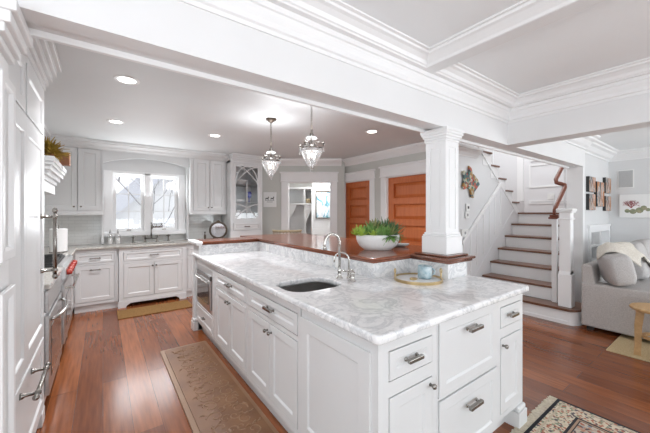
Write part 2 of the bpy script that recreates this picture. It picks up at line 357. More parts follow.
# wall x=4.05 with two door openings
DX = 4.05
D1 = (4.12, 4.90); D2 = (2.70, 3.73); DH = 2.05
b = MB(); b.box(DX, DX+.12, D1[1], 5.0, 0, CZ).box(DX, DX+.12, D2[1], D1[0], 0, CZ).box(DX, DX+.12, 2.53, D2[0], 0, CZ)
b.box(DX, DX+.12, D1[0], D1[1], DH, CZ).box(DX, DX+.12, D2[0], D2[1], DH, CZ); struct(b.build('wall_right', 'grey'))
# stair walls
b = MB(); b.prism([(DX+.12, 0), (6.36, 0), (6.36, 1.39), (4.60, 2.74), (4.60, 4.0), (DX+.12, 4.0)], 2.53, 2.63, 'y'); struct(b.build('wall_stair', 'pale'))
struct(MB().box(4.18, 7.49, 3.5, 3.6, 0, 4.0).build('wall_stair_rear', 'pale'))
struct(MB().box(7.5, 7.6, 1.55, 3.5, 0, 4.0).build('wall_stair_end', 'wain'))
struct(MB().box(4.17, 7.6, 1.3, 3.6, 4.0, 4.1).build('ceiling_stair', 'ceil'))
b = MB(); b.box(5.64, 6.24, 1.45, 1.55, 0, 4.0).box(7.36, 7.44, 1.45, 1.55, 0, 4.0).box(6.24, 7.36, 1.45, 1.55, 1.18, 4.0).box(4.17, 5.64, 1.45, 1.545, CZ+.001, 4.0); struct(b.build('wall_family_rear', 'pale'))
struct(MB().box(7.44, 7.54, -4.2, 1.45, 0, CZ).build('wall_family_right', 'pale'))
struct(MB().box(4.0, 4.17, 1.545, 2.53, CZ, 4.0).build('wall_stair_front', 'pale'))
# walls behind the camera with wide window openings
b = MB(); b.box(-3.2, 8, -4.2, -4.05, 0, .4).box(-3.2, 8, -4.2, -4.05, 2.3, CZ)
for x in (-3.2, -1.75, 1.1, 3.9, 7.3): b.box(x, x+.25, -4.2, -4.05, .4, 2.3)
struct(b.build('wall_rear', 'pale'))
b = MB(); b.box(-3.2, -3.05, -4.2, 1.5, 0, .5).box(-3.2, -3.05, -4.2, 1.5, 2.3, CZ).box(-3.2, -3.05, -4.2, -2.8, .5, 2.3).box(-3.2, -3.05, .6, 1.5, .5, 2.3); struct(b.build('wall_dining', 'pale'))
struct(MB().box(-3.05, -.99, HY0+.01, HY1, 0, CZ).build('wall_dining_rear', 'pale'))
# mudroom shell
b = MB(DT); b.box(-1.6, 1.5, 8.6, 8.7, 0, CZ); struct(b.build('wall_mudroom_rear', 'grey'))
b = MB(DT); 
for k in range(17): b.box(-.33, -.29, dw+.5, 8.6, .02+k*.145, .02+k*.145+.138)
b = MB(DT)
for k in range(17): b.box(-.30, 1.4, dw+1.0, dw+1.03, .02+k*.145, .02+k*.145+.139)
b.box(-.30, 1.4, dw+1.03, dw+1.06, 0, CZ); struct(b.build('wall_mudroom', 'shiplap'))

# header beams
b = MB(); b.box(-1.0, 5.71, HY0, HY1-.085, HB, CZ-.001).box(-1.0, 5.61, HY1-.085, HY1-.01, HB+.012, CZ-.001); struct(b.build('trim_1', 'white'))
b = MB(); b.box(-.23, 5.62, HY1-.012, HY1+.012, HB-.012, HB+.05, .004); struct(b.build('trim_2', 'trim'))
struct(MB().box(3.22, 3.42, -4.05, HY0, HB, CZ).build('trim_3', 'white'))
struct(MB().box(5.62, 5.70, HY0+.003, 1.56, 0, HB).build('trim_4', 'trim'))
# coffer: crown profiles (d outwards, z)
LOW = [(0, 2.30), (.008, 2.30), (.012, 2.318), (.022, 2.325), (.026, 2.35), (.040, 2.375), (.044, 2.39), (.052, 2.395), (.055, 2.42), (.10, 2.42), (.10, 2.43), (0, 2.43)]
UP = [(0, 2.42), (.085, 2.42), (.09, 2.428), (.098, 2.432), (.108, 2.452), (.13, 2.47), (.148, 2.476), (.152, 2.488), (.168, 2.492), (.17, CZ), (0, CZ)]
def crown(i, segs, m='trim', profs=(LOW, UP)):
    b = MB()
    for p0, p1, out, m0, m1 in segs:
        for pr in profs: b.sweep(pr, p0, p1, out, m0, m1)
    return struct(b.build('trim_%d' % i, m))
FULL = LOW[:9] + UP[1:]
crown(5, [((-3.0, HY0), (3.22, HY0), (0, -1), 0, 1)], profs=(FULL,)); crown(6, [((3.22, HY0), (3.22, -4.0), (-1, 0), 1, 0)], profs=(FULL,))
struct(MB().box(1.80, 1.90, -4.0, HY0-.05, 2.419, CZ).build('trim_9', 'white'))
SM = [(0, 2.421), (.006, 2.421), (.012, 2.435), (.03, 2.452), (.05, 2.468), (.066, 2.475), (.07, 2.488), (.083, 2.491), (.085, CZ), (0, CZ)]
crown(10, [((1.80, HY0-.06), (1.80, -4.0), (-1, 0), 1, 0), ((1.90, HY0-.06), (1.90, -4.0), (1, 0), 0, 0)], profs=(SM,))
# kitchen crowns
KC = [(0, 2.37), (.012, 2.37), (.018, 2.385), (.03, 2.39), (.05, 2.42), (.085, 2.45), (.09, 2.465), (.108, 2.47), (.112, CZ), (0, CZ)]
a1 = DG(-1.2, dw); a2 = DG(.36, dw); dd = -fw
crown(11, [((2.55, 5.83), (3.93, 4.83), (dd.x, dd.y), 0, .0)], profs=(KC,)); crown(12, [((DX, 4.87), (DX, 2.50), (-1, 0), 0, 0)], profs=(KC,))
crown(13, [((DX, 2.53), (4.86, 2.53), (0, -1), -.5, 0)], profs=([(d, z-.08) for d, z in KC],))
FC = [(0, 2.34), (.015, 2.34), (.02, 2.36), (.05, 2.38), (.09, 2.43), (.13, 2.45), (.14, 2.47), (.17, 2.48), (.18, CZ), (0, CZ)]
crown(14, [((3.42, 1.37), (5.7, 1.37), (0, -1), 0, 0), ((5.7, 1.45), (7.44, 1.45), (0, -1), 0, 1)], profs=(FC,)); crown(15, [((7.44, 1.45), (7.44, -4.0), (-1, 0), 1, 0)], profs=(FC,))
# casings
def casing(i, T, x0, x1, h, w=.11, head=.16, m='trim', t=.022):
    b = MB(T); b.box(x0-w, x0, -t, 0, 0, h, .003).box(x1, x1+w, -t, 0, 0, h, .003).box(x0-w-.01, x1+w+.01, -t-.006, 0, h, h+head, .003)
    b.box(x0-w-.03, x1+w+.03, -t-.03, 0, h+head, h+head+.03, .006).box(x0-w-.02, x1+w+.02, -t-.014, 0, h-.004, h+.014, .003)
    b.box(x0-.0, x0+.02, -.005, .13, 0, h).box(x1-.02, x1, -.005, .13, 0, h).box(x0, x1, -.005, .13, h-.02, h)
    return struct(b.build('trim_%d' % i, m))
casing(16, DT @ Matrix.Translation((0, dw, 0)), ox0, ox1, oz, .125, .165)
RW = RZ(-90, (DX, 0, 0))   # local x = -Y, local y = +X
casing(17, RW, -D1[1], -D1[0], DH, .11, .14); casing(18, RW, -D2[1], -D2[0], DH, .11, .16)
def panel_door(i, y0, y1, m='doorwood'):
    b = MB(RZ(-90, (DX+.04, 0, 0))); x0, x1 = -y1+.021, -y0-.021; zt = DH-.022; b.box(x0, x1, .034, .05, .01, zt)
    st = .12; n = 5; b.box(x0, x0+st, 0, .035, .01, zt).box(x1-st, x1, 0, .035, .01, zt)
    z = .01; b.box(x0+st, x1-st, .0, .035, z, z+.22); z += .22; ph = (zt-z-.105*5)/n
    for k in range(n):
        a = (x0+st, x1-st, z, z+ph); q = .055
        vs = [(a[0], .034, a[2]), (a[1], .034, a[2]), (a[1], .034, a[3]), (a[0], .034, a[3]), (a[0]+q, .012, a[2]+q), (a[1]-q, .012, a[2]+q), (a[1]-q, .012, a[3]-q), (a[0]+q, .012, a[3]-q)]
        b._add(vs, [(4, 5, 6, 7), (0, 1, 5, 4), (1, 2, 6, 5), (2, 3, 7, 6), (3, 0, 4, 7)])
        z += ph; b.box(x0+st, x1-st, 0, .035, z, z+.105); z += .105
    o = struct(b.build('door_%d' % i, m))
    k = MB(RZ(-90, (DX+.04, 0, 0))); kx = x1-.05
    k.lathe([(.027, 0), (.027, -.006), (.012, -.01), (.011, -.03), (.024, -.04), (.03, -.052), (.022, -.066), (.001, -.068)], (kx, 0, .95), 16, axis='y'); k.build('door_knob', 'bronze', o, smooth=True)
    return o
panel_door(1, *D1); panel_door(2, *D2)
# baseboards
b = MB(DT); b.box(xa, ox0-.13, dw-.018, dw, 0, .16, .004).box(ox1+.13, xb-.05, dw-.018, dw, 0, .16, .004); struct(b.build('baseboard_hall', 'trim'))
b = MB(); b.box(5.72, 7.42, 1.43, 1.45, 0, .16, .004); struct(b.build('baseboard_family', 'trim'))
struct(MB().box(7.42, 7.44, -4.0, 1.43, 0, .16, .004).build('baseboard_right', 'trim'))
# ------------------------------------------------------------------ window
def sash(name, x0, x1, z0, z1, y, par):
    f = MB(); w = .045
    f.box(x0, x0+w, y-.02, y+.02, z0, z1, .004).box(x1-w, x1, y-.02, y+.02, z0, z1, .004).box(x0+w, x1-w, y-.02, y+.02, z0, z0+w, .004).box(x0+w, x1-w, y-.02, y+.02, z1-w, z1, .004)
    xm = (x0+x1)/2; f.box(xm-.006, xm+.006, y-.012, y+.012, z0+w, z1-w)
    for k in (1, 2): z = z0+w+(z1-z0-2*w)*k/3; f.box(x0+w, x1-w, y-.011, y+.011, z-.006, z+.006)
    s = f.build('window_sash', 'trim', par); MB().box(x0+w, x1-w, y-.003, y+.003, z0+w, z1-w).build('pane', 'pane', s)
    h = MB(); h.box(xm-.03, xm+.03, y-.04, y-.02, z0+.01, z0+.03, .004); h.build('sash_crank', 'nickel', s); return s
wb = MB(); xm = .61
wb.box(WX0-.09, WX0+.03, 5.96, 6.12, WZ0-.03, WZ1+.02, .004).box(WX1-.03, WX1+.09, 5.96, 6.12, WZ0-.03, WZ1+.02, .004)
wb.box(xm-.045, xm+.045, 5.97, 6.12, WZ0, WZ1, .004).box(WX0, WX1, 5.97, 6.12, WZ1-.02, WZ1+.02).box(WX0-.12, WX1+.12, 5.93, 6.12, WZ0-.06, WZ0+.01, .006)
win = struct(wb.build('window_1', 'trim'))
sash('window_sash', WX0+.03, xm-.045, WZ0+.01, WZ1-.02, 6.05, win); sash('window_sash', xm+.045, WX1-.03, WZ0+.01, WZ1-.02, 6.05, win)
# arched valance board with frieze linking the wall cabinets
b = MB(); n = 24; ax0, ax1 = -.0, 1.24; pts = [(ax0, 2.40), (ax0, 2.19)]
pts = [(ax0, 2.40)] + [(ax0+(ax1-ax0)*i/n, 2.19+.115*math.sin(PI*i/n)**.8) for i in range(n+1)] + [(ax1, 2.40)]
vs = pts; b.prism(pts, 5.80, 5.83, 'y')
b.box(ax0-.02, WX0-.09, 5.84, 6.05, .94, 2.30).box(WX1+.09, ax1, 5.84, 6.05, .94, 2.30).box(WX0-.09, WX1+.09, 5.97, 6.05, WZ1+.02, 2.35)
tag(b.build('arched_valance', 'cab'), 'white arched wooden valance board over the kitchen window', 'valance')

# ------------------------------------------------------------------ outside the window
struct(MB().box(-12, 16, 9.2, 40, -1.2, -1.0).build('ground', 'grass'))
t = thing('neighbour_house', 'pale blue-white house with grey gable roof seen through the kitchen window', 'house', (.6, 16, -1))
b = MB(); b.prism([(-1.2, -1), (-1.2, .1), (3.6, 4.8), (9, 4.8), (9, -1)], 15.01, 20, 'y'); b.build('wall', 'sid', t)
MB().prism([(-1.2, -.2), (-1.2, .5), (3.3, 5.0), (3.8, 5.5), (3.8, 4.5)], 14.6, 15, 'y').build('roof', 'roof', t)
b = MB(); b.box(1.45, 2.1, 14.9, 15.0, .35, .95); b.build('window', 'dglass', t)
t = MB(); random.seed(3)
def branch(p, d, L, r, dep):
    p = Vector(p); d = Vector(d).normalized(); q = p+d*L; m = (p+q)/2+Vector((random.uniform(-1, 1), 0, random.uniform(-1, 1)))*L*.08
    t.tube([p, m, q], [r, r*.8, r*.6], 5)
    if dep: 
        for k in range(3): branch(p+d*L*random.uniform(.5, 1), d+Vector((random.uniform(-.9, .9), random.uniform(-.4, .4), random.uniform(-.3, .5))), L*random.uniform(.55, .8), r*.55, dep-1)
branch((1.3, 12.0, -1), (-.05, 0, 1), 2.6, .04, 6)
tag(center(t.build('bare_tree', 'bark')), 'bare winter tree branching behind the kitchen window', 'tree')
random.seed(7)

# ------------------------------------------------------------------ cabinet parts
def pull(T, x, z, L=.13, y=0, vertical=False, r=.007, so=.032, m='nickel', par=None, name='handle', square=True):
    b = MB(T)
    for s in (-1, 1):
        px, pz = (x, z+s*L*.38) if vertical else (x+s*L*.38, z)
        b.lathe([(.010, y), (.010, y-.005), (.006, y-.008), (.006, y-so)], (px, 0, pz), 10, axis='y')
    if vertical: b.tube([(x, y-so, z-L/2), (x, y-so, z+L/2)], r, 10)
    else:
        if square: b.box(x-L/2, x+L/2, y-so-r, y-so+r, z-r, z+r, .003)
        else: b.tube([(x-L/2, y-so, z), (x+L/2, y-so, z)], r, 10)
    return b.build(name, m, par)
def knob(T, x, z, y=0, r=.014, par=None, m='nickel'):
    b = MB(T); b.lathe([(.008, y), (.006, y-.012), (r*.8, y-.018), (r, y-.024), (r*.8, y-.031), (.001, y-.033)], (x, 0, z), 12, axis='y'); return b.build('knob', m, par, smooth=True)
def door(T, x0, x1, z0, z1, par, k=None, m='cab', rail=.055, y=0, name='door', km='nickel', kr=.014):
    g = .005; b = MB(T); b.shaker(x0+g, x1-g, z0+g, z1-g, y, .02, rail); o = b.build(name, m, par)
    if k: knob(T, k[0], k[1], y-.02, kr, o, km)
    return o
def drawer(T, x0, x1, z0, z1, par, L=.13, m='cab', rail=.04, y=0, hz=None, hm='nickel', square=True, r=.007):
    g = .005; b = MB(T); b.shaker(x0+g, x1-g, z0+g, z1-g, y, .02, rail, .008); o = b.build('drawer', m, par)
    pull(T, (x0+x1)/2, hz or (z0+z1)/2, L, y-.012 if hz is None else y-.02, par=o, m=hm, square=square, r=r, so=.028); return o
def fframe(b, x0, x1, z0, z1, holes, y=0, t=.02):
    """flush face frame drawn as the strips between inset fronts"""
    b.box(x0, x1, y+.001, y+t, z0, z1); return b

# ------------------------------------------------------------------ island
IX0, IX1, IY0, IY1 = .918, 2.31, .888, 3.87; IZ = .893
FT = RZ(0, (0, IY0, 0)); LT = RZ(-90, (IX0, 0, 0))       # LT: local x = -Y, local y = +X
def inset_cab(name, label, T, x0, x1, z0, z1, depth, cells, loc, m='cab', side=None, fr=.018, top=None):
    """carcass whose face-frame members stand proud around inset cells"""
    t = thing(name, label, 'cabinet', loc)
    b = MB(T); b.box(x0, x1, fr, depth, z0, top or z1)
    xs = sorted({x0, x1} | {c[0] for c in cells} | {c[1] for c in cells}); zs = sorted({z0, z1} | {c[2] for c in cells} | {c[3] for c in cells})
    for i in range(len(xs)-1):
        for j in range(len(zs)-1):
            cx, cz = (xs[i]+xs[i+1])/2, (zs[j]+zs[j+1])/2
            if not any(c[0] < cx < c[1] and c[2] < cz < c[3] for c in cells): b.box(xs[i], xs[i+1], 0, fr, zs[j], zs[j+1])
    b.build('body', m, t); return t
# front-left unit
c = [(.98, 1.288, .705, .838), (.98, 1.288, .17, .64)]
t = inset_cab('island_cabinet', 'white island corner cabinet with one drawer over a door, nearest the camera', FT, .918, 1.325, .14, IZ, .60, c, (1.1, 1.15, 0))
drawer(FT, *c[0], t, .10, y=.016, r=.009); door(FT, *c[1], t, (1.265, .605), y=.016, m='cab')
b = MB(LT); b.shaker(-1.485, -.928, .17, .835, 0, .012, .07, .01); b.build('side_panel', 'cab', t)
# fridge drawers
c = [(1.335, 1.935, .505, .893), (1.335, 1.935, .12, .495)]
t = inset_cab('drawer_cabinet', 'white island cabinet of two large deep drawers between the narrow end cabinets', FT, 1.327, 1.943, .12, IZ, .60, c, (1.64, 1.15, 0))
for cc, hz in zip(c, (.80, .385)): drawer(FT, *cc, t, .125, rail=.055, y=.012, hz=hz, r=.010)
# right unit
c = [(1.985, 2.28, .705, .838), (1.985, 2.28, .17, .645)]
t = inset_cab('island_cabinet', 'white narrow island cabinet with drawer over door, at the staircase end', FT, 1.945, IX1, .14, IZ, .60, c, (2.1, 1.15, 0))
drawer(FT, *c[0], t, .10, y=.016, r=.009); door(FT, *c[1], t, (2.01, .60), y=.016)
b = MB(); b.box(2.21, 2.332, .867, .99, 0, .10, .004).box(2.215, 2.327, .872, .99, .10, .135, .012); b.build('corner_foot', 'cab', t)
# left face: two double-door units
def two_door(y0, y1, label):
    x0, x1 = -y1, -y0; c = [(x0+.03, x1-.03, .705, .838), (x0+.03, x1-.03, .16, .675)]
    t = inset_cab('sink_cabinet' if y0 < 2 else 'island_cabinet', label, LT, x0, x1, .12, IZ, .60, c, (1.2, (y0+y1)/2, 0), top=.70 if y0 < 2 else None)
    drawer(LT, *c[0], t, .12, y=.016, r=.009); mx = (x0+x1)/2
    door(LT, c[1][0], mx, .16, .675, t, (mx-.03, .62), y=.016, rail=.05); door(LT, mx, c[1][1], .16, .675, t, (mx+.03, .62), y=.016, rail=.05)
    return t
two_door(1.50, 2.29, 'white island cabinet with drawer and double doors, below the undermount sink')
two_door(2.295, 3.14, 'white island cabinet with drawer and double doors, between sink cabinet and microwave')
x0, x1 = -3.97, -3.145
c = [(x0+.07, x1-.10, .345, .815), (x0+.07, x1-.10, .14, .325)]
t = inset_cab('microwave_cabinet', 'white far island cabinet housing the built-in microwave above a small drawer', LT, x0, x1, .12, IZ, .60, c, (1.2, 3.5, 0))
drawer(LT, *c[1], t, .07, y=.016, rail=.035, r=.006)
b = MB(); b.box(.875, 1.0, 3.88, 4.0, 0, .10, .004).box(.88, 1.0, 3.885, 3.995, .10, .14, .012); b.build('corner_foot', 'cab', t)
b = MB(); b.box(.888, .96, 3.93, 3.99, .14, IZ, .004); b.build('corner_post', 'cab', t)
mw = thing('microwave', 'stainless built-in microwave set in the far end of the island', 'microwave', (1.1, 3.5, .345))
a0, a1 = c[0][0]+.002, c[0][1]-.002
b = MB(LT); b.box(a0, a1, 0.004, .016, .347, .813, .003); b.build('trim_frame', 'steel', mw)
b = MB(LT); b.box(a0+.05, a1-.05, -.012, .004, .39, .70, .004); b.build('door', 'steel', mw)
b = MB(LT); b.box(a0+.09, a1-.09, -.016, -.012, .44, .665); b.build('window', 'dglass', mw)
b = MB(LT); b.box(a0+.05, a1-.05, -.012, .004, .70, .75, .003); b.build('control_panel', 'dglass', mw)
b = MB(LT); b.tube([(a0+.07, -.035, .682), (a1-.07, -.035, .682)], .006).box(a0+.08, a0+.095, -.035, -.012, .675, .69).box(a1-.095, a1-.08, -.035, -.012, .675, .69); b.build('handle', 'chrome', mw)
# toe kick and knee wall
b = MB(); b.box(.97, 2.24, .96, 1.5, 0, .12).box(.97, 1.5, 1.5, 3.86, 0, .12); tag(center(b.build('toe_kick', 'cab')), 'recessed white toe kick under the island cabinets', 'toe kick')
b = MB(); b.box(1.66, 1.80, 1.66, 3.86, 0, 1.045).box(1.80, 2.30, 1.66, 1.80, 0, 1.045).box(2.075, 2.30, 1.51, 1.66, 0, 1.045).box(1.52, 1.66, 3.72, 3.86, 0, .89)
b.box(.93, 1.66, 3.88, 4.0, 0, 1.045).box(.93, 1.65, 3.73, 3.87, .935, 1.045)
t = tag(center(b.build('bar_support', 'cab')), 'white half wall carrying the raised wooden bar behind the island sink', 'half wall')
# worktop with sink hole
o = plate('worktop', rrect(.882, 2.342, .852, 4.0, .03), [rrect(.95, 1.36, 1.61, 1.94, .11)], .893, .932, .012, 'marble')
tag(o, 'thick white grey-veined marble worktop of the kitchen island', 'worktop')
sk = thing('sink', 'undermount stainless sink in the marble island worktop', 'sink', (1.15, 1.775, .72))
def bowl(b, x0, x1, y0, y1, zt, zb, r):
    R = [rrect(x0, x1, y0, y1, r), rrect(x0, x1, y0, y1, r), rrect(x0+.012, x1-.012, y0+.012, y1-.012, r), rrect(x0+.05, x1-.05, y0+.05, y1-.05, r*.6)]
    Z = [zt, (zt+zb)/2, zb+.02, zb]; vs = []; fs = []; n = len(R[0])
    for rr, z in zip(R, Z): vs += [(p[0], p[1], z) for p in rr]
    for k in range(3):
        for i in range(n): a = k*n+i; c = k*n+(i+1) % n; fs.append((a, c, c+n, a+n))
    fs.append(list(range(3*n, 4*n))); b._add(vs, fs)
b = MB(); bowl(b, .947, 1.363, 1.607, 1.943, .892, .72, .11); b.build('basin', 'sinksteel', sk, smooth=True)
MB().lathe([(.001, .722), (.035, .722), (.04, .726), (.03, .728), (.001, .726)], (1.15, 1.78, 0), 18).build('drain', 'chrome', sk)
# marble backsplash: pieces follow the L of the bar
b = MB()
b.box(.926, 1.66, 3.701, 3.725, .932, 1.046).box(1.635, 1.66, 1.66, 3.70, .932, 1.046).box(1.635, 2.075, 1.632, 1.657, .932, 1.046)
b.box(2.05, 2.075, 1.305, 1.632, .932, 1.046).box(2.05, 2.31, 1.28, 1.305, .932, 1.046)
tag(center(b.build('marble_backsplash', 'marble')), 'low grey-veined marble upstand between island worktop and wooden bar', 'backsplash')
b = MB(); b.box(2.077, 2.30, 1.307, 1.51, .933, 1.045); tag(center(b.build('column_plinth', 'cab')), 'white block under the wooden cap below the square column', 'plinth')
# bar top (wood, moulded edge)
def barplate(name, pts, m, par=None):
    return [plate(name, pts, [], 1.062, 1.088, .010, m, par)]
bt = thing('bar_counter', 'polished cherry wood raised bar top wrapping the back of the island', 'bar top', (1.9, 2.6, 1.047))
BX1 = 2.62
plate('slab', [(1.605, 1.60), (BX1, 1.60), (BX1, 4.30), (1.605, 4.30)], [], 1.064, 1.088, .010, 'barwood', bt)
plate('edge_moulding', [(1.618, 1.613), (BX1-.03, 1.613), (BX1-.03, 4.28), (1.618, 4.28)], [], 1.047, 1.065, .006, 'barwood', bt)
plate('return_slab', [(.91, 3.665), (1.606, 3.665), (1.606, 4.02), (.91, 4.02)], [], 1.064, 1.088, .010, 'barwoodx', bt)
plate('edge_moulding', [(.92, 3.678), (1.618, 3.678), (1.618, 4.01), (.92, 4.01)], [], 1.047, 1.065, .006, 'barwoodx', bt)
b = MB(); b.box(.845, .925, 3.64, 4.04, 1.062, 1.092, .009).box(.86, .92, 3.655, 4.03, 1.044, 1.064, .006); b.build('white_end_cap', 'trim', bt)
b = MB(); b.box(.893, .925, 3.70, 3.95, .932, 1.046, .002); tag(center(b.build('bar_end_panel', 'cab')), 'small white end panel under the white bar cap', 'panel')
cp = thing('wooden_pedestal', 'dark stepped wooden cap that the white square column stands on', 'wood cap', (2.2, 1.45, 1.047))
plate('cap_slab', [(2.02, 1.245), (2.375, 1.245), (2.375, 1.598), (2.02, 1.598)], [], 1.064, 1.086, .009, 'darkcap', cp)
plate('cap_moulding', [(2.035, 1.26), (2.355, 1.26), (2.355, 1.598), (2.035, 1.598)], [], 1.047, 1.065, .006, 'darkcap', cp)
plate('cap_step', [(2.075, 1.295), (2.352, 1.295), (2.352, 1.598), (2.075, 1.598)], [], 1.086, 1.100, .006, 'darkcap', cp)
# outlets on the backsplash
def outlet(x, y, rz, label, parent=None, z=.99, w=.075, h=.075):
    t = thing('outlet', label, 'outlet', (x, y, z), rz, 'outlets on the marble upstand'); T = I4
    b = MB(); b.box(-w/2, w/2, -.006, 0, -h/2, h/2, .003); b.build('cover_plate', 'plastic', t, local=True)
    b = MB(); b.box(-.012, .012, -.009, -.006, -.022, .022, .002); b.build('socket', 'paper', t, local=True); return t
outlet(1.634, 3.44, -90, 'white outlet on marble upstand near the far inner corner')
outlet(1.634, 2.17, -90, 'white outlet on marble upstand, left one of the pair behind the faucet')
outlet(1.634, 2.05, -90, 'white outlet on marble upstand, right one of the pair behind the faucet')
outlet(2.049, 1.50, -90, 'white outlet on marble upstand behind the blue mug')

# ------------------------------------------------------------------ column
def column(t, x0, x1, y0, y1, zb, zt):
    b = MB(); b.box(x0-.027, x1+.012, y0-.025, y1+.02, zb, zb+.135, .003).box(x0-.02, x1+.012, y0-.018, y1+.018, zb+.135, zb+.15, .006).box(x0-.01, x1+.01, y0-.01, y1+.01, zb+.15, zb+.165, .005); b.build('base', 'trim', t)
    b = MB(); b.box(x0+.006, x1-.006, y0+.006, y1-.006, zb+.16, zt-.06)
    H0, H1 = zb+.163, zt-.095; s = .042
    for T, w in ((RZ(0, (x0, y0, 0)), x1-x0), (RZ(-90, (x0, y1, 0)), y1-y0), (RZ(90, (x1, y0, 0)), y1-y0), (RZ(180, (x1, y1, 0)), x1-x0)):
        e_ = 0 if w == x1-x0 and T.to_euler().z in (0,) or abs(abs(T.to_euler().z)-PI) < .01 else .0082
        b.box(e_, s, 0, .008, H0, H1, 0, T).box(w-s, w-e_, 0, .008, H0, H1, 0, T).box(s, w-s, 0, .008, H0, H0+.03, 0, T).box(s, w-s, 0, .008, H1-.05, H1, 0, T)
        b.box(s+.012, w-s-.012, .002, .008, H0+.045, H1-.065, .002, T)
    b.build('shaft', 'trim', t)
    b = MB()
    for i, (e, za, zc) in enumerate(((0.0059, .10, .082), (0.0104, .082, .06), (0.0192, .062, .042), (0.0281, .044, .022), (0.0340, .024, .0))): b.box(x0-e, x1+e, y0-e, y1+e, zt-za, zt-zc, .004)
    b.build('capital', 'trim', t)
t = thing('square_column', 'white square panelled column between island bar and ceiling beam', 'column', (2.245, 1.455, 1.10))
column(t, 2.154, 2.335, 1.365, 1.545, 1.0995, HB-.001)
t = thing('pilaster', 'white panelled pilaster at the far left edge beside the tall cabinet', 'pilaster', (-.45, 1.46, 0))
b = MB(); b.box(-.98, -.275, 1.36, 1.56, 0, HB-.159)
T = RZ(90, (-.267, 0, 0))
for za, zb_ in ((.22, 1.17), (1.27, HB-.21)): b.shaker(1.375, 1.55, za, zb_, 0, .012, .03, .012, T)
b.box(-.98, -.255, 1.345, 1.575, 0, .16, .004)
b.build('shaft', 'trim', t)
b = MB()
for e, za, zc in ((0, .16, .125), (.015, .125, .10), (.03, .10, .07), (.045, .072, .035), (.06, .036, 0)): b.box(-.98, -.275+e, 1.36-e*.6, 1.56+e*.6, HB-za-.001, HB-zc-.001, .004)
b.build('capital', 'trim', t)

# ------------------------------------------------------------------ tall panelled cabinet (left)
TT = RZ(90, (-.33, 0, 0))      # local x = +Y, local y = -X
tx0, tx1 = 1.585, 2.86
c = [(tx0+.03, 2.20, 1.945, 2.225), (2.23, 2.80, 1.945, 2.225), (tx0+.03, 2.80, .62, 1.905), (tx0+.03, 2.80, .13, .585)]
t = inset_cab('tall_cabinet', 'tall white panelled refrigerator cabinet at the left with long bar handles', TT, tx0, tx1, .09, 2.36, .64, c, (-.65, 2.2, 0))
door(TT, *c[0], t, y=.014, name='upper_door'); door(TT, *c[1], t, y=.014, name='upper_door')
b = MB(TT); x0, x1, z0, z1 = c[2]; b.shaker(x0+.003, 2.215, z0+.003, z1-.003, .014, .02, .06); b.shaker(2.215, x1-.003, z0+.003, z1-.003, .014, .02, .06); d = b.build('tall_door', 'cab', t)
b = MB(TT)
for z in (1.05, 1.40): b.lathe([(.016, 0), (.014, -.01), (.008, -.02), (.008, -.07)], (2.66, -.006, z), 12, axis='y').ball((2.66, -.075, z), .016)
b.tube([(2.66, -.075, 1.02), (2.66, -.075, 1.43)], .011, 12).ball((2.66, -.075, 1.44), .015, sz=1.3).ball((2.66, -.075, 1.01), .015, sz=1.3); b.build('door_handle', 'nickel', d, smooth=True)
b = MB(TT); x0, x1, z0, z1 = c[3]; b.shaker(x0+.003, x1-.003, z0+.003, z1-.003, .014, .02, .055); d = b.build('bottom_drawer', 'cab', t)
b = MB(TT)
for x in (2.05, 2.34): b.lathe([(.016, 0), (.014, -.01), (.008, -.02), (.008, -.065)], (x, -.006, .54), 12, axis='y').ball((x, -.07, .54), .015)
b.tube([(2.01, -.07, .54), (2.38, -.07, .54)], .010, 12).ball((2.00, -.07, .54), .014).ball((2.39, -.07, .54), .014); b.build('drawer_handle', 'nickel', d, smooth=True)
b = MB(TT)
for s, (d0, za, zb_) in enumerate(((.008, 2.27, 2.31), (.02, 2.31, 2.35), (.04, 2.35, 2.40), (.062, 2.40, 2.45), (.085, 2.45, CZ-.002))): b.box(tx0, tx1+d0, -d0, .64, za, zb_, .004)
b.build('crown_moulding', 'cab', t)
b = MB(TT); b.box(tx0, tx1-.05, .05, .6, 0, .09); b.box(tx1-.12, tx1, -.004, .10, 0, .09, .004); b.build('plinth_foot', 'cab', t)

# ------------------------------------------------------------------ cooking run on the left wall
CT = RZ(90, (-.33, 0, 0))
ov = thing('undercounter_oven', 'stainless undercounter oven with bowed handle next to the tall cabinet', 'oven', (-.65, 3.25, 0))
b = MB(CT); b.box(2.865, 3.68, .0, .62, .10, .885); b.build('body', 'steel', ov)
b = MB(CT); b.box(2.875, 3.67, -.025, 0, .14, .70, .004); d = b.build('door', 'steel', ov)
b = MB(CT); b.box(2.97, 3.57, -.028, -.025, .24, .60); b.build('door_window', 'dglass', d)
b = MB(CT); n = 14; b.tube([(2.95+.64*i/n, -.03-.055*math.sin(PI*i/n)**.6, .655) for i in range(n+1)], .013, 10); b.build('handle', 'chrome', d, smooth=True)
b = MB(CT); b.box(2.875, 3.67, -.02, 0, .72, .875, .004); b.build('control_panel', 'steel', ov)
b = MB(CT); b.box(2.875, 3.67, .05, .6, 0, .10); b.build('kickplate', 'black', ov)
rg = thing('range', 'stainless professional range with red knobs beyond the oven', 'range', (-.6, 4.15, 0))
b = MB(CT); b.box(3.70, 4.62, -.01, .62, .12, .925); b.build('body', 'steel', rg)
b = MB(CT); b.prism([(3.70, 0)]*0 or [(-.01, .80), (-.05, .81), (-.05, .90), (-.03, .935), (0, .935)], 3.70, 4.62, 'x', Matrix(((1, 0, 0, 0), (0, 1, 0, 0), (0, 0, 1, 0), (0, 0, 0, 1)))); b.build('control_rail', 'steel', rg)
b = MB(CT); b.box(3.72, 4.60, -.04, -.01, .20, .75, .004); d = b.build('oven_door', 'steel', rg)
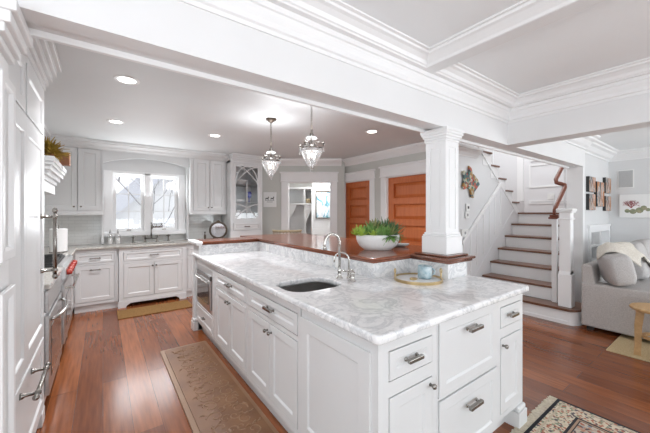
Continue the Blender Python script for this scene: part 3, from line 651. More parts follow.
b = MB(CT); b.box(3.9, 4.42, -.043, -.04, .32, .62); b.build('door_window', 'dglass', d)
b = MB(CT); b.tube([(3.78, -.10, .71), (4.54, -.10, .71)], .013, 10).box(3.80, 3.83, -.10, -.04, .70, .72).box(4.49, 4.52, -.10, -.04, .70, .72); b.build('handle', 'chrome', d)
kp = None
for i in range(5):
    b = MB(CT); b.lathe([(.024, -.05), (.028, -.058), (.024, -.085), (.018, -.092), (.001, -.093)], (3.82+i*.17, 0, .855), 14, axis='y'); b.build('knob', 'red', rg, smooth=True)
b = MB(CT)
for i in range(3):
    for q in range(5): x = 3.74+i*.29+q*.055; b.box(x, x+.012, .04, .55, .94, .96)
    b.box(3.735+i*.29, 3.98+i*.29, .04, .055, .94, .96).box(3.735+i*.29, 3.98+i*.29, .28, .295, .94, .96).box(3.735+i*.29, 3.98+i*.29, .535, .55, .94, .96)
b.build('burner_grate', 'black', rg)
b = MB(CT); b.box(3.72, 4.60, .02, .60, .925, .94); b.build('cooktop', 'black', rg)
b = MB(CT)
for x in (3.76, 4.54): b.box(x, x+.05, .0, .05, 0, .12, .004)
b.build('foot', 'steel', rg)
# corner base cabinet and worktops
t = inset_cab('corner_base_cabinet', 'white base cabinet in the corner between range and window wall', CT, 4.63, 6.03, .10, .885, .63, [(4.68, 5.40, .70, .84), (4.68, 5.40, .13, .67)], (-.6, 5.2, 0))
drawer(CT, 4.68, 5.40, .70, .84, t, y=.016); door(CT, 4.68, 5.40, .13, .67, t, y=.016)
b = MB(); b.box(-.97, -.30, 2.87, 3.695, .888, .925, .006); tag(center(b.build('worktop', 'granite')), 'beige stone worktop between tall cabinet and range', 'worktop')
b = MB(); b.box(-.97, -.30, 4.63, 5.42, .888, .925, .006).box(-.97, 2.52, 5.42, 6.04, .888, .925, .006); 
o = plate('worktop', [(-.97, 4.63), (-.30, 4.63), (-.30, 5.47), (.16, 5.47), (.16, 5.42), (1.12, 5.42), (1.12, 5.47), (1.86, 5.47), (1.86, 6.04), (-.97, 6.04)], [rrect(.36, .98, 5.55, 5.86, .05)], .888, .925, .008, 'granite')
tag(o, 'beige speckled stone worktop running under the kitchen window', 'worktop'); b.bm.free()
sk2 = thing('sink', 'wide sink set in the beige worktop below the kitchen window', 'sink', (.67, 5.7, .75))
b = MB(); bowl(b, .355, .985, 5.545, 5.865, .887, .74, .05); b.build('basin', 'sinksteel', sk2)
# hood
hd = thing('range_hood', 'white mantel style range hood with stepped shelf on the left wall', 'range hood', (-.65, 4.1, 1.6))
b = MB(CT)
for d0, za, zb_ in ((.0, 1.62, 1.72), (.015, 1.72, 1.76), (.04, 1.76, 1.80), (.065, 1.80, 1.84), (.08, 1.84, 1.87), (.09, 1.87, 1.915)): b.box(3.60-d0, 4.50+d0, .10-d0, .64, za, zb_, .004)
b.build('mantel_shelf', 'cab', hd)
b = MB(CT); b.box(3.7, 4.4, .25, .64, 1.915, 2.37); b.build('chimney', 'cab', hd)
b = MB(CT); b.box(3.66, 3.76, .12, .64, .927, 1.62).box(4.34, 4.44, .25, .64, .965, 1.62); b.bm.free()
# crown over hood and left wall
crown(19, [((-.98, 2.87), (-.98, 6.0), (1, 0), 0, 0)], 'cab', ([(d*2.2+.16*(d > 0), z) for d, z in KC],))

# plant and box on the mantel
t = thing('dried_plant', 'mustard yellow dried plant in a basket on the range hood shelf', 'plant', (-.40, 3.66, 1.915))
b = MB(); b.lathe([(.03, 0), (.042, .02), (.045, .045), (.04, .055), (.035, .05), (.001, .045)], (-.40, 3.68, 1.916), 16); b.build('pot', 'boxwood', t, smooth=True)
b = MB()
for i in range(260):
    a = random.uniform(0, 2*PI); e = random.uniform(-.25, 1.4); d = (math.cos(a)*math.cos(e), math.sin(a)*math.cos(e), math.sin(e)); b.leaf((-.40+random.uniform(-.03, .03), 3.68+random.uniform(-.03, .03), 1.96), d, (0, 0, 1), random.uniform(.07, .16), .026, random.uniform(-.4, .2), 3)
b.build('foliage', 'mustard', t)
b = MB(); b.box(-.36, -.28, 4.10, 4.22, 1.916, 2.03, .004); t = b.build('wooden_box', 'boxwood'); tag(center(t), 'small reddish wooden box at the far end of the hood shelf', 'box')

# paper towel and canister on corner worktop
t = thing('paper_towel_roll', 'white paper towel roll on a stand at the corner of the worktop', 'paper towel', (-.45, 5.05, .925))
b = MB(); b.lathe([(.018, .012), (.085, .012), (.087, .02), (.087, .29), (.08, .295), (.018, .295)], (-.45, 5.05, .927), 24); b.build('roll', 'paper', t, smooth=False)
b = MB(); b.lathe([(.085, 0), (.09, .004), (.088, .012), (.001, .012)], (-.45, 5.05, .925), 24).tube([(-.45, 5.05, .93), (-.45, 5.05, 1.25)], .006).ball((-.45, 5.05, 1.256), .011); b.build('stand', 'nickel', t)

# ------------------------------------------------------------------ window wall base cabinets
WT = RZ(0, (0, 5.50, 0))
c = [(-.32, .14, .69, .835), (-.32, .14, .14, .665)]
t = inset_cab('base_cabinet', 'white base cabinet with drawer and deep pull-out, left of the window sink', WT, -.325, .185, .10, .885, .54, c, (-.08, 5.7, 0))
drawer(WT, *c[0], t, .13, y=.016, rail=.03, square=False); drawer(WT, *c[1], t, .13, y=.016, rail=.055, hz=.60, square=False)
b = MB(WT); b.box(-.325, .185, .03, .5, 0, .10); b.build('kick_board', 'cab', t)
WS = RZ(0, (0, 5.45, 0))
c = [(.245, 1.055, .69, .835), (.245, 1.055, .14, .655)]
t = inset_cab('sink_base_cabinet', 'white bump-out sink cabinet with bracket feet under the window', WS, .19, 1.11, .10, .885, .58, c, (.65, 5.7, 0), top=.73)
drawer(WS, *c[0], t, .13, y=.016, rail=.03, square=False); door(WS, .245, .65, .14, .655, t, (.625, .60), y=.016); door(WS, .65, 1.055, .14, .655, t, (.675, .60), y=.016)
b = MB(WS); b.prism([(.18, 0), (.28, 0), (.29, .03), (.34, .06), (.96, .06), (1.01, .03), (1.02, 0), (1.12, 0), (1.12, .10), (.18, .10)], -.006, .02, 'y'); b.build('bracket_feet', 'cab', t)
c = [(1.15, 1.83, .69, .835), (1.15, 1.83, .14, .66)]
t = inset_cab('base_cabinet', 'white base cabinet right of the window sink, half hidden by the island', WT, 1.115, 1.86, .10, .885, .54, c, (1.5, 5.7, 0))
drawer(WT, *c[0], t, y=.016, rail=.03, square=False); door(WT, 1.15, 1.49, .14, .66, t, (1.46, .60), y=.016); door(WT, 1.49, 1.83, .14, .66, t, (1.52, .60), y=.016)
b = MB(WT); b.box(1.115, 1.86, .03, .5, 0, .10); b.build('kick_board', 'cab', t)

# wall cabinets
UT = RZ(0, (0, 5.72, 0))
def bead(T, x0, x1, z0, z1, par, y):
    b = MB(T); n = int((x1-x0)/.04)
    for i in range(1, n): x = x0+(x1-x0)*i/n; b.box(x-.002, x+.002, y-.0025, y, z0, z1)
    return b.build('bead_strips', 'cab', par)
def wallcab(label, x0, x1, z0, ztop, doors, loc):
    c = [(a, b_, z0+.02, ztop) for a, b_, k in doors]
    t = inset_cab('wall_cabinet', label, UT, x0, x1, z0, 2.40, .31, [(doors[0][0], doors[-1][1], z0+.02, ztop)], loc)
    for a, b_, k in doors:
        d = door(UT, a, b_, z0+.02, ztop, t, (k, z0+.08), y=.014, rail=.06, kr=.012)
    b = MB(UT); b.box(x0, x1, -.005, .31, z0-.045, z0, .004); b.build('light_rail', 'cab', t); return t
wallcab('white wall cabinet with two tall doors left of the window', -.97, .0, 1.43, 2.37, [(-.80, -.30, -.34), (-.30, -.02, -.26)], (-.5, 5.87, 1.39))
wallcab('white wall cabinet with two doors between window and glass-front cabinet', 1.24, 1.875, 1.43, 2.375, [(1.285, 1.57, 1.54), (1.57, 1.85, 1.60)], (1.55, 5.87, 1.39))
crown(20, [((-.97, 5.72), (1.88, 5.72), (0, -1), 0, 0)], 'cab', (KC,)); struct(MB().box(-.97, 1.88, 5.72, 5.80, 2.401, CZ).build('trim_21', 'cab'))

# glass-front cabinet (hollow, with shelves)
GT = RZ(0, (0, 5.50, 0)); gx0, gx1 = 1.88, 2.50
t = thing('china_cabinet', 'white tall cabinet with interlaced arch glass door standing on the worktop', 'cabinet', (2.19, 5.75, .925))
b = MB(GT); b.box(gx0, gx1, .02, .54, 0.0, .925).box(gx0, gx1, .02, .54, .926, 1.27).box(gx0, gx0+.02, .02, .54, 1.27, 2.38).box(gx1-.02, gx1, .02, .54, 1.27, 2.38).box(gx0, gx1, .52, .54, 1.27, 2.38).box(gx0, gx1, .02, .54, 2.34, 2.38)
b.box(gx0, gx0+.045, 0, .02, .926, 2.38).box(gx1-.045, gx1, 0, .02, .926, 2.38).box(gx0+.045, gx1-.045, 0, .02, 2.335, 2.38).box(gx0+.045, gx1-.045, 0, .02, 1.235, 1.262).box(gx0+.045, gx1-.045, 0, .02, .926, 1.08)
b.build('body', 'cab', t)
dx0, dx1, dz0, dz1 = gx0+.047, gx1-.047, 1.264, 2.332
b = MB(GT)
for q in ((dx0, dx0+.05, dz0, dz1), (dx1-.05, dx1, dz0, dz1), (dx0+.05, dx1-.05, dz0, dz0+.05), (dx0+.05, dx1-.05, dz1-.05, dz1)): b.box(q[0], q[1], 0, .02, q[2], q[3], .002)
d = b.build('glass_door', 'cab', t)
ix0, ix1, iz0, iz1 = dx0+.05, dx1-.05, dz0+.05, dz1-.05; W = ix1-ix0; xm = (ix0+ix1)/2
b = MB(GT); 
def arc(pts): b.tube([(x, .004, z) for x, z in pts], .011, 6)
n = 14; ah = .30
arc([(xm, iz0), (xm, iz1-ah)])
arc([(ix0+W*(i/n), iz1-ah+ah*math.sin(PI/2*i/n) if False else iz1-ah*(1-math.sin(PI/2*i/n))) for i in range(n+1)])
arc([(ix1-W*(i/n), iz1-ah*(1-math.sin(PI/2*i/n))) for i in range(n+1)])
for c0, c1 in ((ix0, xm), (ix1, xm)):
    arc([(c1+(c0-c1)*math.sin(PI/2*i/n), iz1-ah*2*(1-math.cos(PI/2*i/n))*.55) for i in range(n+1)])
arc([(ix0+W*i/n, iz0+.26*(math.cos(PI/2*i/n))) for i in range(n+1)]); arc([(ix1-W*i/n, iz0+.26*(math.cos(PI/2*i/n))) for i in range(n+1)])
b.build('lattice', 'cab', d)
MB(GT).box(ix0, ix1, .008, .012, iz0, iz1).build('glass_pane', 'pane', d)
for z in (1.62, 1.95):
    MB(GT).box(gx0+.02, gx1-.02, .04, .51, z-.008, z).build('shelf', 'dgrey', t)
drawer(GT, gx0+.047, gx1-.047, 1.085, 1.232, t, .10, rail=.03, y=.016, square=False)
b = MB(GT); 
for d0, za, zb_ in ((.015, 2.38, 2.40), (.04, 2.40, 2.43), (.07, 2.43, 2.46), (.09, 2.46, CZ-.002)): b.box(gx0-.0, gx1+d0*.6, -d0, .54, za, zb_, .003)
b.build('crown_moulding', 'cab', t)
MB(GT).box(gx0-.005, gx1+.008, -.01, .54, .90, .928, .003).build('worktop_strip', 'granite', t)
# contents
def goblet(x, y, z, label, m='blueglass', s=1.0, cat='goblet', name='goblet'):
    b = MB(); b.lathe([(.001, 0), (.032*s, 0), (.032*s, .004), (.006*s, .01), (.006*s, .07*s), (.03*s, .085*s), (.042*s, .12*s), (.044*s, .18*s), (.040*s, .178*s), (.038*s, .12*s), (.001, .09*s)], (x, y, z), 18)
    return tag(center(b.build(name, m, smooth=True)), label, cat)
goblet(2.27, 5.62, 1.621, 'cobalt blue goblet on the lower glass-cabinet shelf, the front one', s=1.1)
goblet(2.34, 5.75, 1.621, 'cobalt blue goblet on the lower glass-cabinet shelf, the rear one', s=1.05)
b = MB(); b.lathe([(.001, 0), (.04, 0), (.04, .01), (.11, .055), (.15, .085), (.145, .09), (.1, .06), (.001, .02)], (2.13, 5.70, 1.951), 24); tag(center(b.build('serving_bowl', 'ceramic', smooth=True)), 'wide white bowl on the upper shelf of the glass cabinet', 'bowl')
b = MB(); b.lathe([(.001, 0), (.05, 0), (.06, .02), (.085, .13), (.075, .19), (.055, .2), (.05, .19), (.001, .03)], (2.06, 5.68, 1.271), 20); tag(center(b.build('vase', 'ceramic', smooth=True)), 'rounded white vase on the glass cabinet floor', 'vase')
b = MB(); b.lathe([(.001, 0), (.09, 0), (.12, .01), (.125, .05), (.115, .055), (.001, .02)], (2.10, 5.72, 1.621), 20); tag(center(b.build('serving_dish', 'ceramic', smooth=True)), 'low white dish beside the blue goblets', 'dish')

# round clock / mirror on stand on the worktop
t = thing('table_clock', 'round dark framed clock on a small stand below the wall cabinet', 'clock', (1.70, 5.64, .925), -20)
T = RZ(-20, (1.70, 5.64, .925))
b = MB(T); b.lathe([(.125, -.018), (.145, -.02), (.158, -.01), (.158, .01), (.145, .02), (.125, .018)], (0, 0, .175), 32, axis='y'); b.lathe([(.124, .002), (.124, .012), (.001, .012)], (0, 0, .175), 32, axis='y')
b.build('rim', 'bronze', t, smooth=False)
b = MB(T); b.lathe([(.001, -.006), (.126, -.006), (.126, .003), (.001, .003)], (0, 0, .175), 32, axis='y'); b.build('face', 'mirror', t)
b = MB(T); b.box(-.09, -.06, -.04, .05, 0, .045, .006).box(.06, .09, -.04, .05, 0, .045, .006).box(-.09, .09, .02, .035, .0, .03, .003); b.build('stand', 'bronze', t)
b = MB(T); b.ball((0, 0, .342), .016).box(-.035, .035, -.006, .006, .328, .345, .002); b.build('top_ring', 'bronze', t)
t = thing('spray_bottle', 'small dark bottle left of the round clock', 'bottle', (1.46, 5.62, .925))
b = MB(); b.lathe([(.001, 0), (.018, 0), (.019, .01), (.019, .09), (.008, .11), (.007, .14), (.001, .14)], (1.46, 5.62, .926), 14); b.build('body', 'bronze', t, smooth=True)
MB().box(1.445, 1.475, 5.612, 5.628, 1.065, 1.08, .003).build('nozzle', 'black', t)

# bridge faucet at window sink
t = thing('bridge_faucet', 'nickel bridge faucet with two cross handles at the window sink', 'faucet', (.62, 5.90, .925))
b = MB(); y = 5.90; x = .66
b.tube([(x-.09, y, .985), (x+.09, y, .985)], .009, 8).tube([(x, y, .985), (x, y, 1.18)], .011, 10)
n = 10; b.tube([(x, y-.06+.06*math.cos(PI*i/n), 1.18+.05*math.sin(PI*i/n)) for i in range(n+1)] + [(x, y-.12, 1.15)], .010, 10)
b.ball((x, y, 1.245), .013).lathe([(.024, .925), (.024, .935), (.012, .945), (.012, .99)], (x-.09, y, 0), 12).lathe([(.024, .925), (.024, .935), (.012, .945), (.012, .99)], (x+.09, y, 0), 12); b.build('spout', 'nickel', t, smooth=True)
for s in (-1, 1):
    b = MB(); hx = x+s*.09; b.lathe([(.014, .99), (.016, 1.0), (.008, 1.01), (.01, 1.035), (.001, 1.04)], (hx, y, 0), 12).box(hx-.04, hx+.04, y-.006, y+.006, 1.022, 1.034, .004).box(hx-.006, hx+.006, y-.03, y+.03, 1.022, 1.034, .004); b.build('cross_handle', 'nickel', t)
for hx, lab in ((.40, 'nickel deck-mounted filter tap left of the window sink faucet'), (.92, 'nickel side sprayer right of the window sink faucet')):
    b = MB(); b.lathe([(.022, 0), (.022, .01), (.011, .02), (.010, .07), (.017, .09), (.017, .11), (.001, .12)], (hx, 5.90, .925), 14).box(hx-.035, hx+.035, 5.895, 5.905, 1.02, 1.032, .003); tag(center(b.build('deck_tap', 'nickel', smooth=False)), lab, 'tap')
# two soap bottles
def soap(x, label):
    t = thing('soap_bottle', label, 'soap bottle', (x, 5.84, .925)); 
    b = MB(); b.lathe([(.001, 0), (.034, 0), (.036, .006), (.036, .13), (.026, .155), (.012, .165), (.012, .18), (.001, .18)], (x, 5.84, .926), 18); b.build('bottle', 'crystal', t, smooth=True)
    b = MB(); b.lathe([(.001, .004), (.031, .004), (.031, .09), (.001, .09)], (x, 5.84, .926), 18); b.build('liquid', 'paper', t)
    b = MB(); b.lathe([(.014, .178), (.014, .195), (.005, .20), (.005, .225), (.001, .225)], (x, 5.84, .926), 12).box(x-.006, x+.006, 5.79, 5.845, 1.145, 1.155, .003); b.build('pump', 'dgrey', t); return t
soap(.09, 'clear soap bottle with grey pump, left of the pair by the window'); soap(.19, 'clear soap bottle with grey pump, right of the pair by the window')

# ------------------------------------------------------------------ hall wall picture
def on_diag(u, z): return ((u-325)/305*dw, dw, z)
t = thing('framed_print', 'small white framed print with dark figures on the grey wall', 'picture', (*DG((270-325)/305*dw, dw-.03), 1.68), -36.05)
b = MB(); b.box(-.13, .13, 0, .028, -.15, .15, .004); b.build('frame', 'trim', t, local=True)
b = MB(); b.box(-.115, .115, -.003, 0, -.135, .135); b.build('mount', 'paper', t, local=True)
b = MB()
for x in (-.055, .05): b.box(x-.03, x+.03, -.005, -.003, .015, .035).box(x-.028, x-.02, -.005, -.003, -.01, .015).box(x+.02, x+.028, -.005, -.003, -.01, .015).box(x+.02, x+.038, -.005, -.003, .035, .06)
b.box(-.095, .095, -.005, -.003, -.016, -.010).box(-.06, .06, -.005, -.003, -.05, -.043); b.build('dark_drawing', 'black', t, local=True)

# mudroom lockers
LK = DT @ Matrix.Translation((0, dw+.75, 0))
lx0, lx1 = (284-325)/305*(dw+.75), (312.5-325)/305*(dw+.75)
t = thing('mudroom_locker', 'white locker unit with cubbies and curved dividers in the hall', 'locker', (*DG((lx0+lx1)/2, dw+.95), 0), -36.05)
b = MB(LK); b.box(lx0, lx1, .38, .40, 0, 2.0).box(lx0, lx1, 0, .40, 1.955, 2.0, .003).box(lx0, lx1, 0, .38, 1.60, 1.63, .003).box(lx0, lx0+.03, 0, .38, 0, 1.955).box(lx1-.03, lx1, 0, .38, 0, 1.955)
lm = lx0+(lx1-lx0)*.72; b.box(lm-.02, lm+.02, 0, .38, 1.63, 1.955).box(lx0, lx1, 0, .40, .42, .46, .003).box(lx0, lx1, .02, .38, 0, .42); b.build('carcass', 'trim', t)
def divider(x, w):
    b = MB(LK); f = lambda z: w*(.5+.5*math.cos(PI*min(1, max(0, (1.6-z)/.5)))) if z > 1.1 else w*.55*(.5-.5*math.cos(PI*min(1, (1.1-z)/.5)))
    zs = [1.6-1.14*i/24 for i in range(25)]; pts = [(x-.015, 1.6), (x-.015, .46)] + [(x+.02+f(z), z) for z in zs[::-1]]
    b.prism(pts, .06, .085, 'y'); b.box(x-.015, x+.012, .085, .38, .46, 1.6); b.build('curved_divider', 'trim', t)
divider(lx0+.03, .22); divider(lm, .16)
for x in (lx0+.2, (lm+lx1)/2):
    b = MB(LK); b.tube([(x, .38, 1.45), (x, .33, 1.44), (x, .31, 1.46)], .006, 6).ball((x, .31, 1.465), .012); b.build('coat_hook', 'nickel', t)
b = MB(LK); b.box(lm+.03, lx1-.04, .05, .32, 1.632, 1.74, .02); b.T = I4; tag(center(b.build('woven_basket', 'wicker')), 'small brown basket in the upper right locker cubby', 'basket')
# painting on shiplap
pz = dw+1.0; px0, px1 = (315.5-325)/305*pz, (331.5-325)/305*pz; z0, z1 = 1.43-6.6/305*pz, 1.43+21/305*pz
t = thing('framed_painting', 'dark framed blue and green painting on white boards beyond the hall', 'picture', (*DG((px0+px1)/2, pz-.03), (z0+z1)/2), -36.05)
PT = DT @ Matrix.Translation((0, pz-.03, 0)); b = MB(PT); f = .025
b.box(px0, px0+f, 0, .029, z0, z1).box(px1-f, px1, 0, .029, z0, z1).box(px0+f, px1-f, 0, .029, z0, z0+f).box(px0+f, px1-f, 0, .029, z1-f, z1); b.build('frame', 'bronze', t)
b = MB(PT); b.box(px0+f, px1-f, .01, .028, z0+f, z1-f); b.build('painting', 'bluepaint', t)

# ------------------------------------------------------------------ recessed lights, pendants
def can(x, y, label):
    t = thing('recessed_light', label, 'ceiling light', (x, y, CZ)); 
    b = MB(); b.lathe([(.062, -.004), (.085, -.006), (.092, -.001), (.092, 0), (.062, 0)], n=28); b.build('trim_ring', 'trim', t, local=True)
    b = MB(); b.lathe([(.001, -.0035), (.0625, -.0035), (.0625, -.001), (.001, -.001)], n=28); b.build('lens', 'lamp', t, local=True)
    l = bpy.data.lights.new('recessed_lamp', 'SPOT'); l.energy = 82; l.spot_size = 2.35; l.spot_blend = .9; l.shadow_soft_size = .06; l.color = (.97, .97, 1)
    lo = bpy.data.objects.new('recessed_lamp', l); COL.objects.link(lo); lo.parent = t; lo.location = (0, 0, -.02); return t
can(.157, 2.943, 'round recessed ceiling light above the walkway, nearest the tall cabinet'); can(.124, 4.37, 'round recessed ceiling light in front of the window cabinets, left one')
can(1.267, 4.355, 'round recessed ceiling light in front of the right wall cabinet'); can(2.891, 2.91, 'round recessed ceiling light near the orange-brown doors')
def pendant(label):
    t = thing('pendant_light', label, 'pendant light', (0, 0, 0), 0, None); o = t
    b = MB(); b.lathe([(.001, CZ), (.062, CZ), (.06, CZ-.012), (.03, CZ-.03), (.012, CZ-.045), (.001, CZ-.05)], n=20); b.build('ceiling_canopy', 'bronze', t, local=True, smooth=True)
    b = MB(); z = CZ-.045; i = 0
    while z > 2.19:
        R = Matrix.Translation((0, 0, z)) @ Matrix.Rotation(PI/2*(i % 2), 4, 'Z'); pts = [(.008*math.cos(a*PI/5), 0, .014*math.sin(a*PI/5)) for a in range(10)]; b.tube(pts, .0022, 5, R, True); z -= .021; i += 1
    b.build('chain', 'bronze', t, local=True)
    b = MB(); b.lathe([(.001, 2.20), (.012, 2.19), (.008, 2.17), (.02, 2.15), (.01, 2.13), (.008, 2.06), (.02, 2.04), (.03, 2.03), (.012, 2.02), (.006, 2.0), (.006, 1.83), (.001, 1.83)], n=14); b.build('stem', 'nickel', t, local=True, smooth=True)
    b = MB(); b.lathe([(.014, 2.115), (.045, 2.105), (.055, 2.112), (.045, 2.120), (.014, 2.125)], n=16, ripple=(8, .12)); b.build('crystal_bobeche', 'crystal', t, local=True)
    b = MB(); b.lathe([(.100, 2.012), (.104, 2.02), (.110, 2.02), (.106, 2.008)], n=28).tube([(.105*math.cos(a*PI/14), .105*math.sin(a*PI/14), 2.012) for a in range(28)], .004, 6, None, True); b.build('metal_rim', 'nickel', t, local=True)
    pr = [(.012, 1.845), (.03, 1.85), (.045, 1.872), (.062, 1.905), (.082, 1.945), (.094, 1.98), (.100, 2.012), (.097, 2.012), (.090, 1.98), (.078, 1.946), (.058, 1.907), (.042, 1.878), (.028, 1.858), (.012, 1.852)]
    b = MB(); b.lathe(pr, n=48, ripple=(16, .03)); b.build('crystal_bowl', 'crystal', t, local=True, smooth=True)
    b = MB(); b.lathe([(.001, 1.80), (.012, 1.808), (.006, 1.822), (.02, 1.832), (.022, 1.842), (.012, 1.85), (.001, 1.85)], n=14); b.build('finial', 'crystal', t, local=True, smooth=True)
    for k in range(4):
        a = k*PI/2+.5; c, s = math.cos(a), math.sin(a)
        b = MB(); b.tube([(.02*c, .02*s, 2.035), (.06*c, .06*s, 2.075), (.10*c, .10*s, 2.06), (.122*c, .122*s, 2.03), (.128*c, .128*s, 2.05)], .0045, 6).ball((.125*c, .125*s, 2.057), .012); b.build('scroll_arm', 'nickel', t, local=True, smooth=True)
        b = MB(); b.lathe([(.001, 1.965), (.010, 1.985), (.012, 2.0), (.005, 2.02), (.001, 2.025)], (.122*c, .122*s, 0), 8); b.build('crystal_drop', 'crystal', t, local=True)
    for k in range(3):
        a = k*2*PI/3; b = MB(); b.lathe([(.001, 1.92), (.010, 1.925), (.012, 1.945), (.006, 1.975), (.001, 1.98)], (.03*math.cos(a), .03*math.sin(a), 0), 10); b.build('bulb', 'bulb', t, local=True, smooth=True)
    l = bpy.data.lights.new('pendant_lamp', 'POINT'); l.energy = 7; l.shadow_soft_size = .10; l.color = (.95, .97, 1)
    lo = bpy.data.objects.new('pendant_lamp', l); COL.objects.link(lo); lo.parent = t; lo.location = (0, 0, 2.17)
    return t
p = pendant('cut crystal urn pendant light with bronze chain and visible canopy, the farther left one'); p.location = (1.563, 3.203, 0)
q = copy_tree(p); q.location = (1.563, 2.36, 0); q['label'] = 'cut crystal urn pendant light, the nearer one whose chain meets the beam'

# ------------------------------------------------------------------ things on the island and the bar
def pt(x, y, z): return (x, y, z)
t = thing('island_faucet', 'polished nickel tall gooseneck faucet behind the island sink', 'faucet', (1.43, 1.78, .932))
b = MB(); x, y = 1.43, 1.78; n = 14; r = .07
b.lathe([(.026, 0), (.026, .008), (.016, .018), (.014, .05), (.018, .06), (.012, .075), (.011, .09)], (x, y, .932), 16)
b.tube([(x, y, 1.0), (x, y, 1.20)] + [(x-r+r*math.cos(PI*i/n), y, 1.20+r*math.sin(PI*i/n)) for i in range(1, n+1)] + [(x-2*r, y, 1.17)], .0095, 12).lathe([(.014, 1.155), (.014, 1.18), (.0105, 1.185)], (x-2*r, y, 0), 12); b.build('spout', 'chrome', t, smooth=True)
b = MB(); b.tube([(x, y, .985), (x+.03, y-.03, .99)], .008).tube([(x+.03, y-.03, .985), (x+.055, y-.055, 1.0)], .005).ball((x+.055, y-.055, 1.0), .009); b.build('lever', 'chrome', t, smooth=True)
t = thing('filter_tap', 'polished nickel small arched water tap right of the tall faucet', 'tap', (1.47, 1.72, .932))
b = MB(); x, y = 1.50, 1.755; r = .055
b.lathe([(.02, 0), (.02, .006), (.012, .014), (.011, .05)], (x, y, .932), 14).tube([(x, y, .97), (x, y, 1.07)] + [(x-r*.8+r*.8*math.cos(PI*i/n), y+r*.6-r*.6*math.cos(PI*i/n), 1.07+r*math.sin(PI*i/n)) for i in range(1, n+1)] + [(x-1.6*r, y+1.2*r, 1.05)], .0065, 10); b.build('spout', 'chrome', t, smooth=True)
b = MB(); b.tube([(x, y, .98), (x+.03, y-.01, .985)], .005).ball((x+.033, y-.011, .985), .008); b.build('lever', 'chrome', t, smooth=True)
t = thing('soap_dispenser', 'short polished nickel dispenser between the taps and brass tray', 'dispenser', (1.46, 1.66, .932))
b = MB(); b.lathe([(.026, 0), (.026, .006), (.018, .012), (.018, .05), (.022, .056), (.02, .066), (.001, .068)], (1.455, 1.665, .932), 18); b.build('body', 'chrome', t, smooth=True)
b = MB(); b.tube([(1.455, 1.665, .985), (1.42, 1.665, .99)], .006); b.build('spout', 'chrome', t)
# tray
tc = (1.865, 1.405); t = thing('round_tray', 'round brass rimmed white tray with two ring handles on the marble', 'tray', (*tc, .932))
b = MB(); b.lathe([(.001, .004), (.165, .004), (.165, .008), (.001, .008)], (*tc, .932), 40); b.build('plate', 'ceramic', t)
b = MB(); b.lathe([(.160, 0), (.172, 0), (.172, .006), (.169, .008), (.169, .014), (.173, .016), (.173, .020), (.165, .020), (.165, .008), (.160, .006)], (*tc, .932), 48); b.build('brass_rim', 'brass', t)
for s in (-1, 1):
    hx, hy = tc[0]+rt.x*s*.168, tc[1]+rt.y*s*.168; b = MB(); n = 12
    b.tube([(hx, hy, .955), (hx, hy, .985)], .006).tube([(hx+.016*math.cos(a*PI/6)*fw.x, hy+.016*math.cos(a*PI/6)*fw.y, 1.0+.016*math.sin(a*PI/6)) for a in range(12)], .0045, 6, None, True); b.build('ring_handle', 'brass', t)
mc = (1.925, 1.39); t = thing('mug', 'blue grey floral mug standing on the brass tray', 'mug', (*mc, .94))
b = MB(); b.lathe([(.001, .002), (.046, .002), (.050, .01), (.051, .092), (.048, .094), (.046, .09), (.045, .014), (.001, .012)], (*mc, .9395), 28); b.build('cup', 'bluemug', t, smooth=True)
b = MB(); b.tube([(mc[0]+rt.x*(.048+.028*math.sin(PI*i/8)), mc[1]+rt.y*(.048+.028*math.sin(PI*i/8)), .96+.056*i/8) for i in range(9)], .006, 8); b.build('handle', 'bluemug', t, smooth=True)
b = MB(); b.lathe([(.001, 0), (.022, 0), (.026, .008), (.02, .014), (.001, .012)], (1.82, 1.41, .94), 14, sx=1.3); tag(center(b.build('trinket_dish', 'brass', smooth=True)), 'tiny brass dish left of the mug on the tray', 'dish')
# grey dish on bar
b = MB(RZ(-36, (2.36, 2.00, 1.089))); b.lathe([(.001, 0), (.04, 0), (.07, .012), (.085, .028), (.08, .03), (.06, .018), (.001, .008)], n=20, sx=1.2, sy=.7); tag(center(b.build('soap_dish', 'dgrey', smooth=True)), 'shallow grey dish on the bar between planter and column', 'dish')
# planter
pc = Vector((2.025, 1.965, 1.088)); t = thing('succulent_planter', 'oval white ribbed bowl of mixed succulents on the wooden bar', 'planter', tuple(pc), -36)
A, Bq = .195, .12
pr = [(.001, .0), (.62, .0), (.66, .006), (.84, .035), (.96, .075), (1.0, .112), (.99, .136), (.95, .138), (.93, .12), (.001, .115)]
b = MB(RZ(-36, tuple(pc))); b.lathe(pr, n=96, sx=A, sy=Bq, ripple=(32, .012)); b.build('bowl', 'ceramic', t, smooth=True)
b = MB(RZ(-36, tuple(pc))); b.lathe([(.001, .116), (.92, .116), (.92, .126), (.001, .130)], n=30, sx=A, sy=Bq); b.build('soil', 'soil', t)
def lp(u, v, h=.126): q = RZ(-36, tuple(pc)) @ Vector((u*A, v*Bq, h)); return q
def rosette(name, m, cs, n, L, W, e0, e1, curl):
    b = MB()
    for (u, v, sc) in cs:
        base = lp(u, v)
        for i in range(n):
            a = i*2.4; e = e0+(e1-e0)*i/n+random.uniform(-.08, .08); d = (math.cos(a)*math.cos(e), math.sin(a)*math.cos(e), math.sin(e)); b.leaf(base, d, (0, 0, 1), L*sc*random.uniform(.75, 1.1), W*sc, curl, 5)
    return b.build(name, m, t)
rosette('lime_succulent', 'g2', [(-.85, .1, 1.0), (-.78, -.5, .8), (-.50, .35, .9), (-.92, .0, .7), (-.3, -.75, .7), (.0, .1, .8)], 26, .095, .040, .1, 1.3, .25)
rosette('green_succulent', 'g1', [(-.45, -.5, 1.0), (.15, .1, 1.0), (.0, -.6, .9), (.35, -.6, .9), (-.3, .1, 1.1), (.2, -.75, .8)], 30, .115, .026, .25, 1.35, .12)
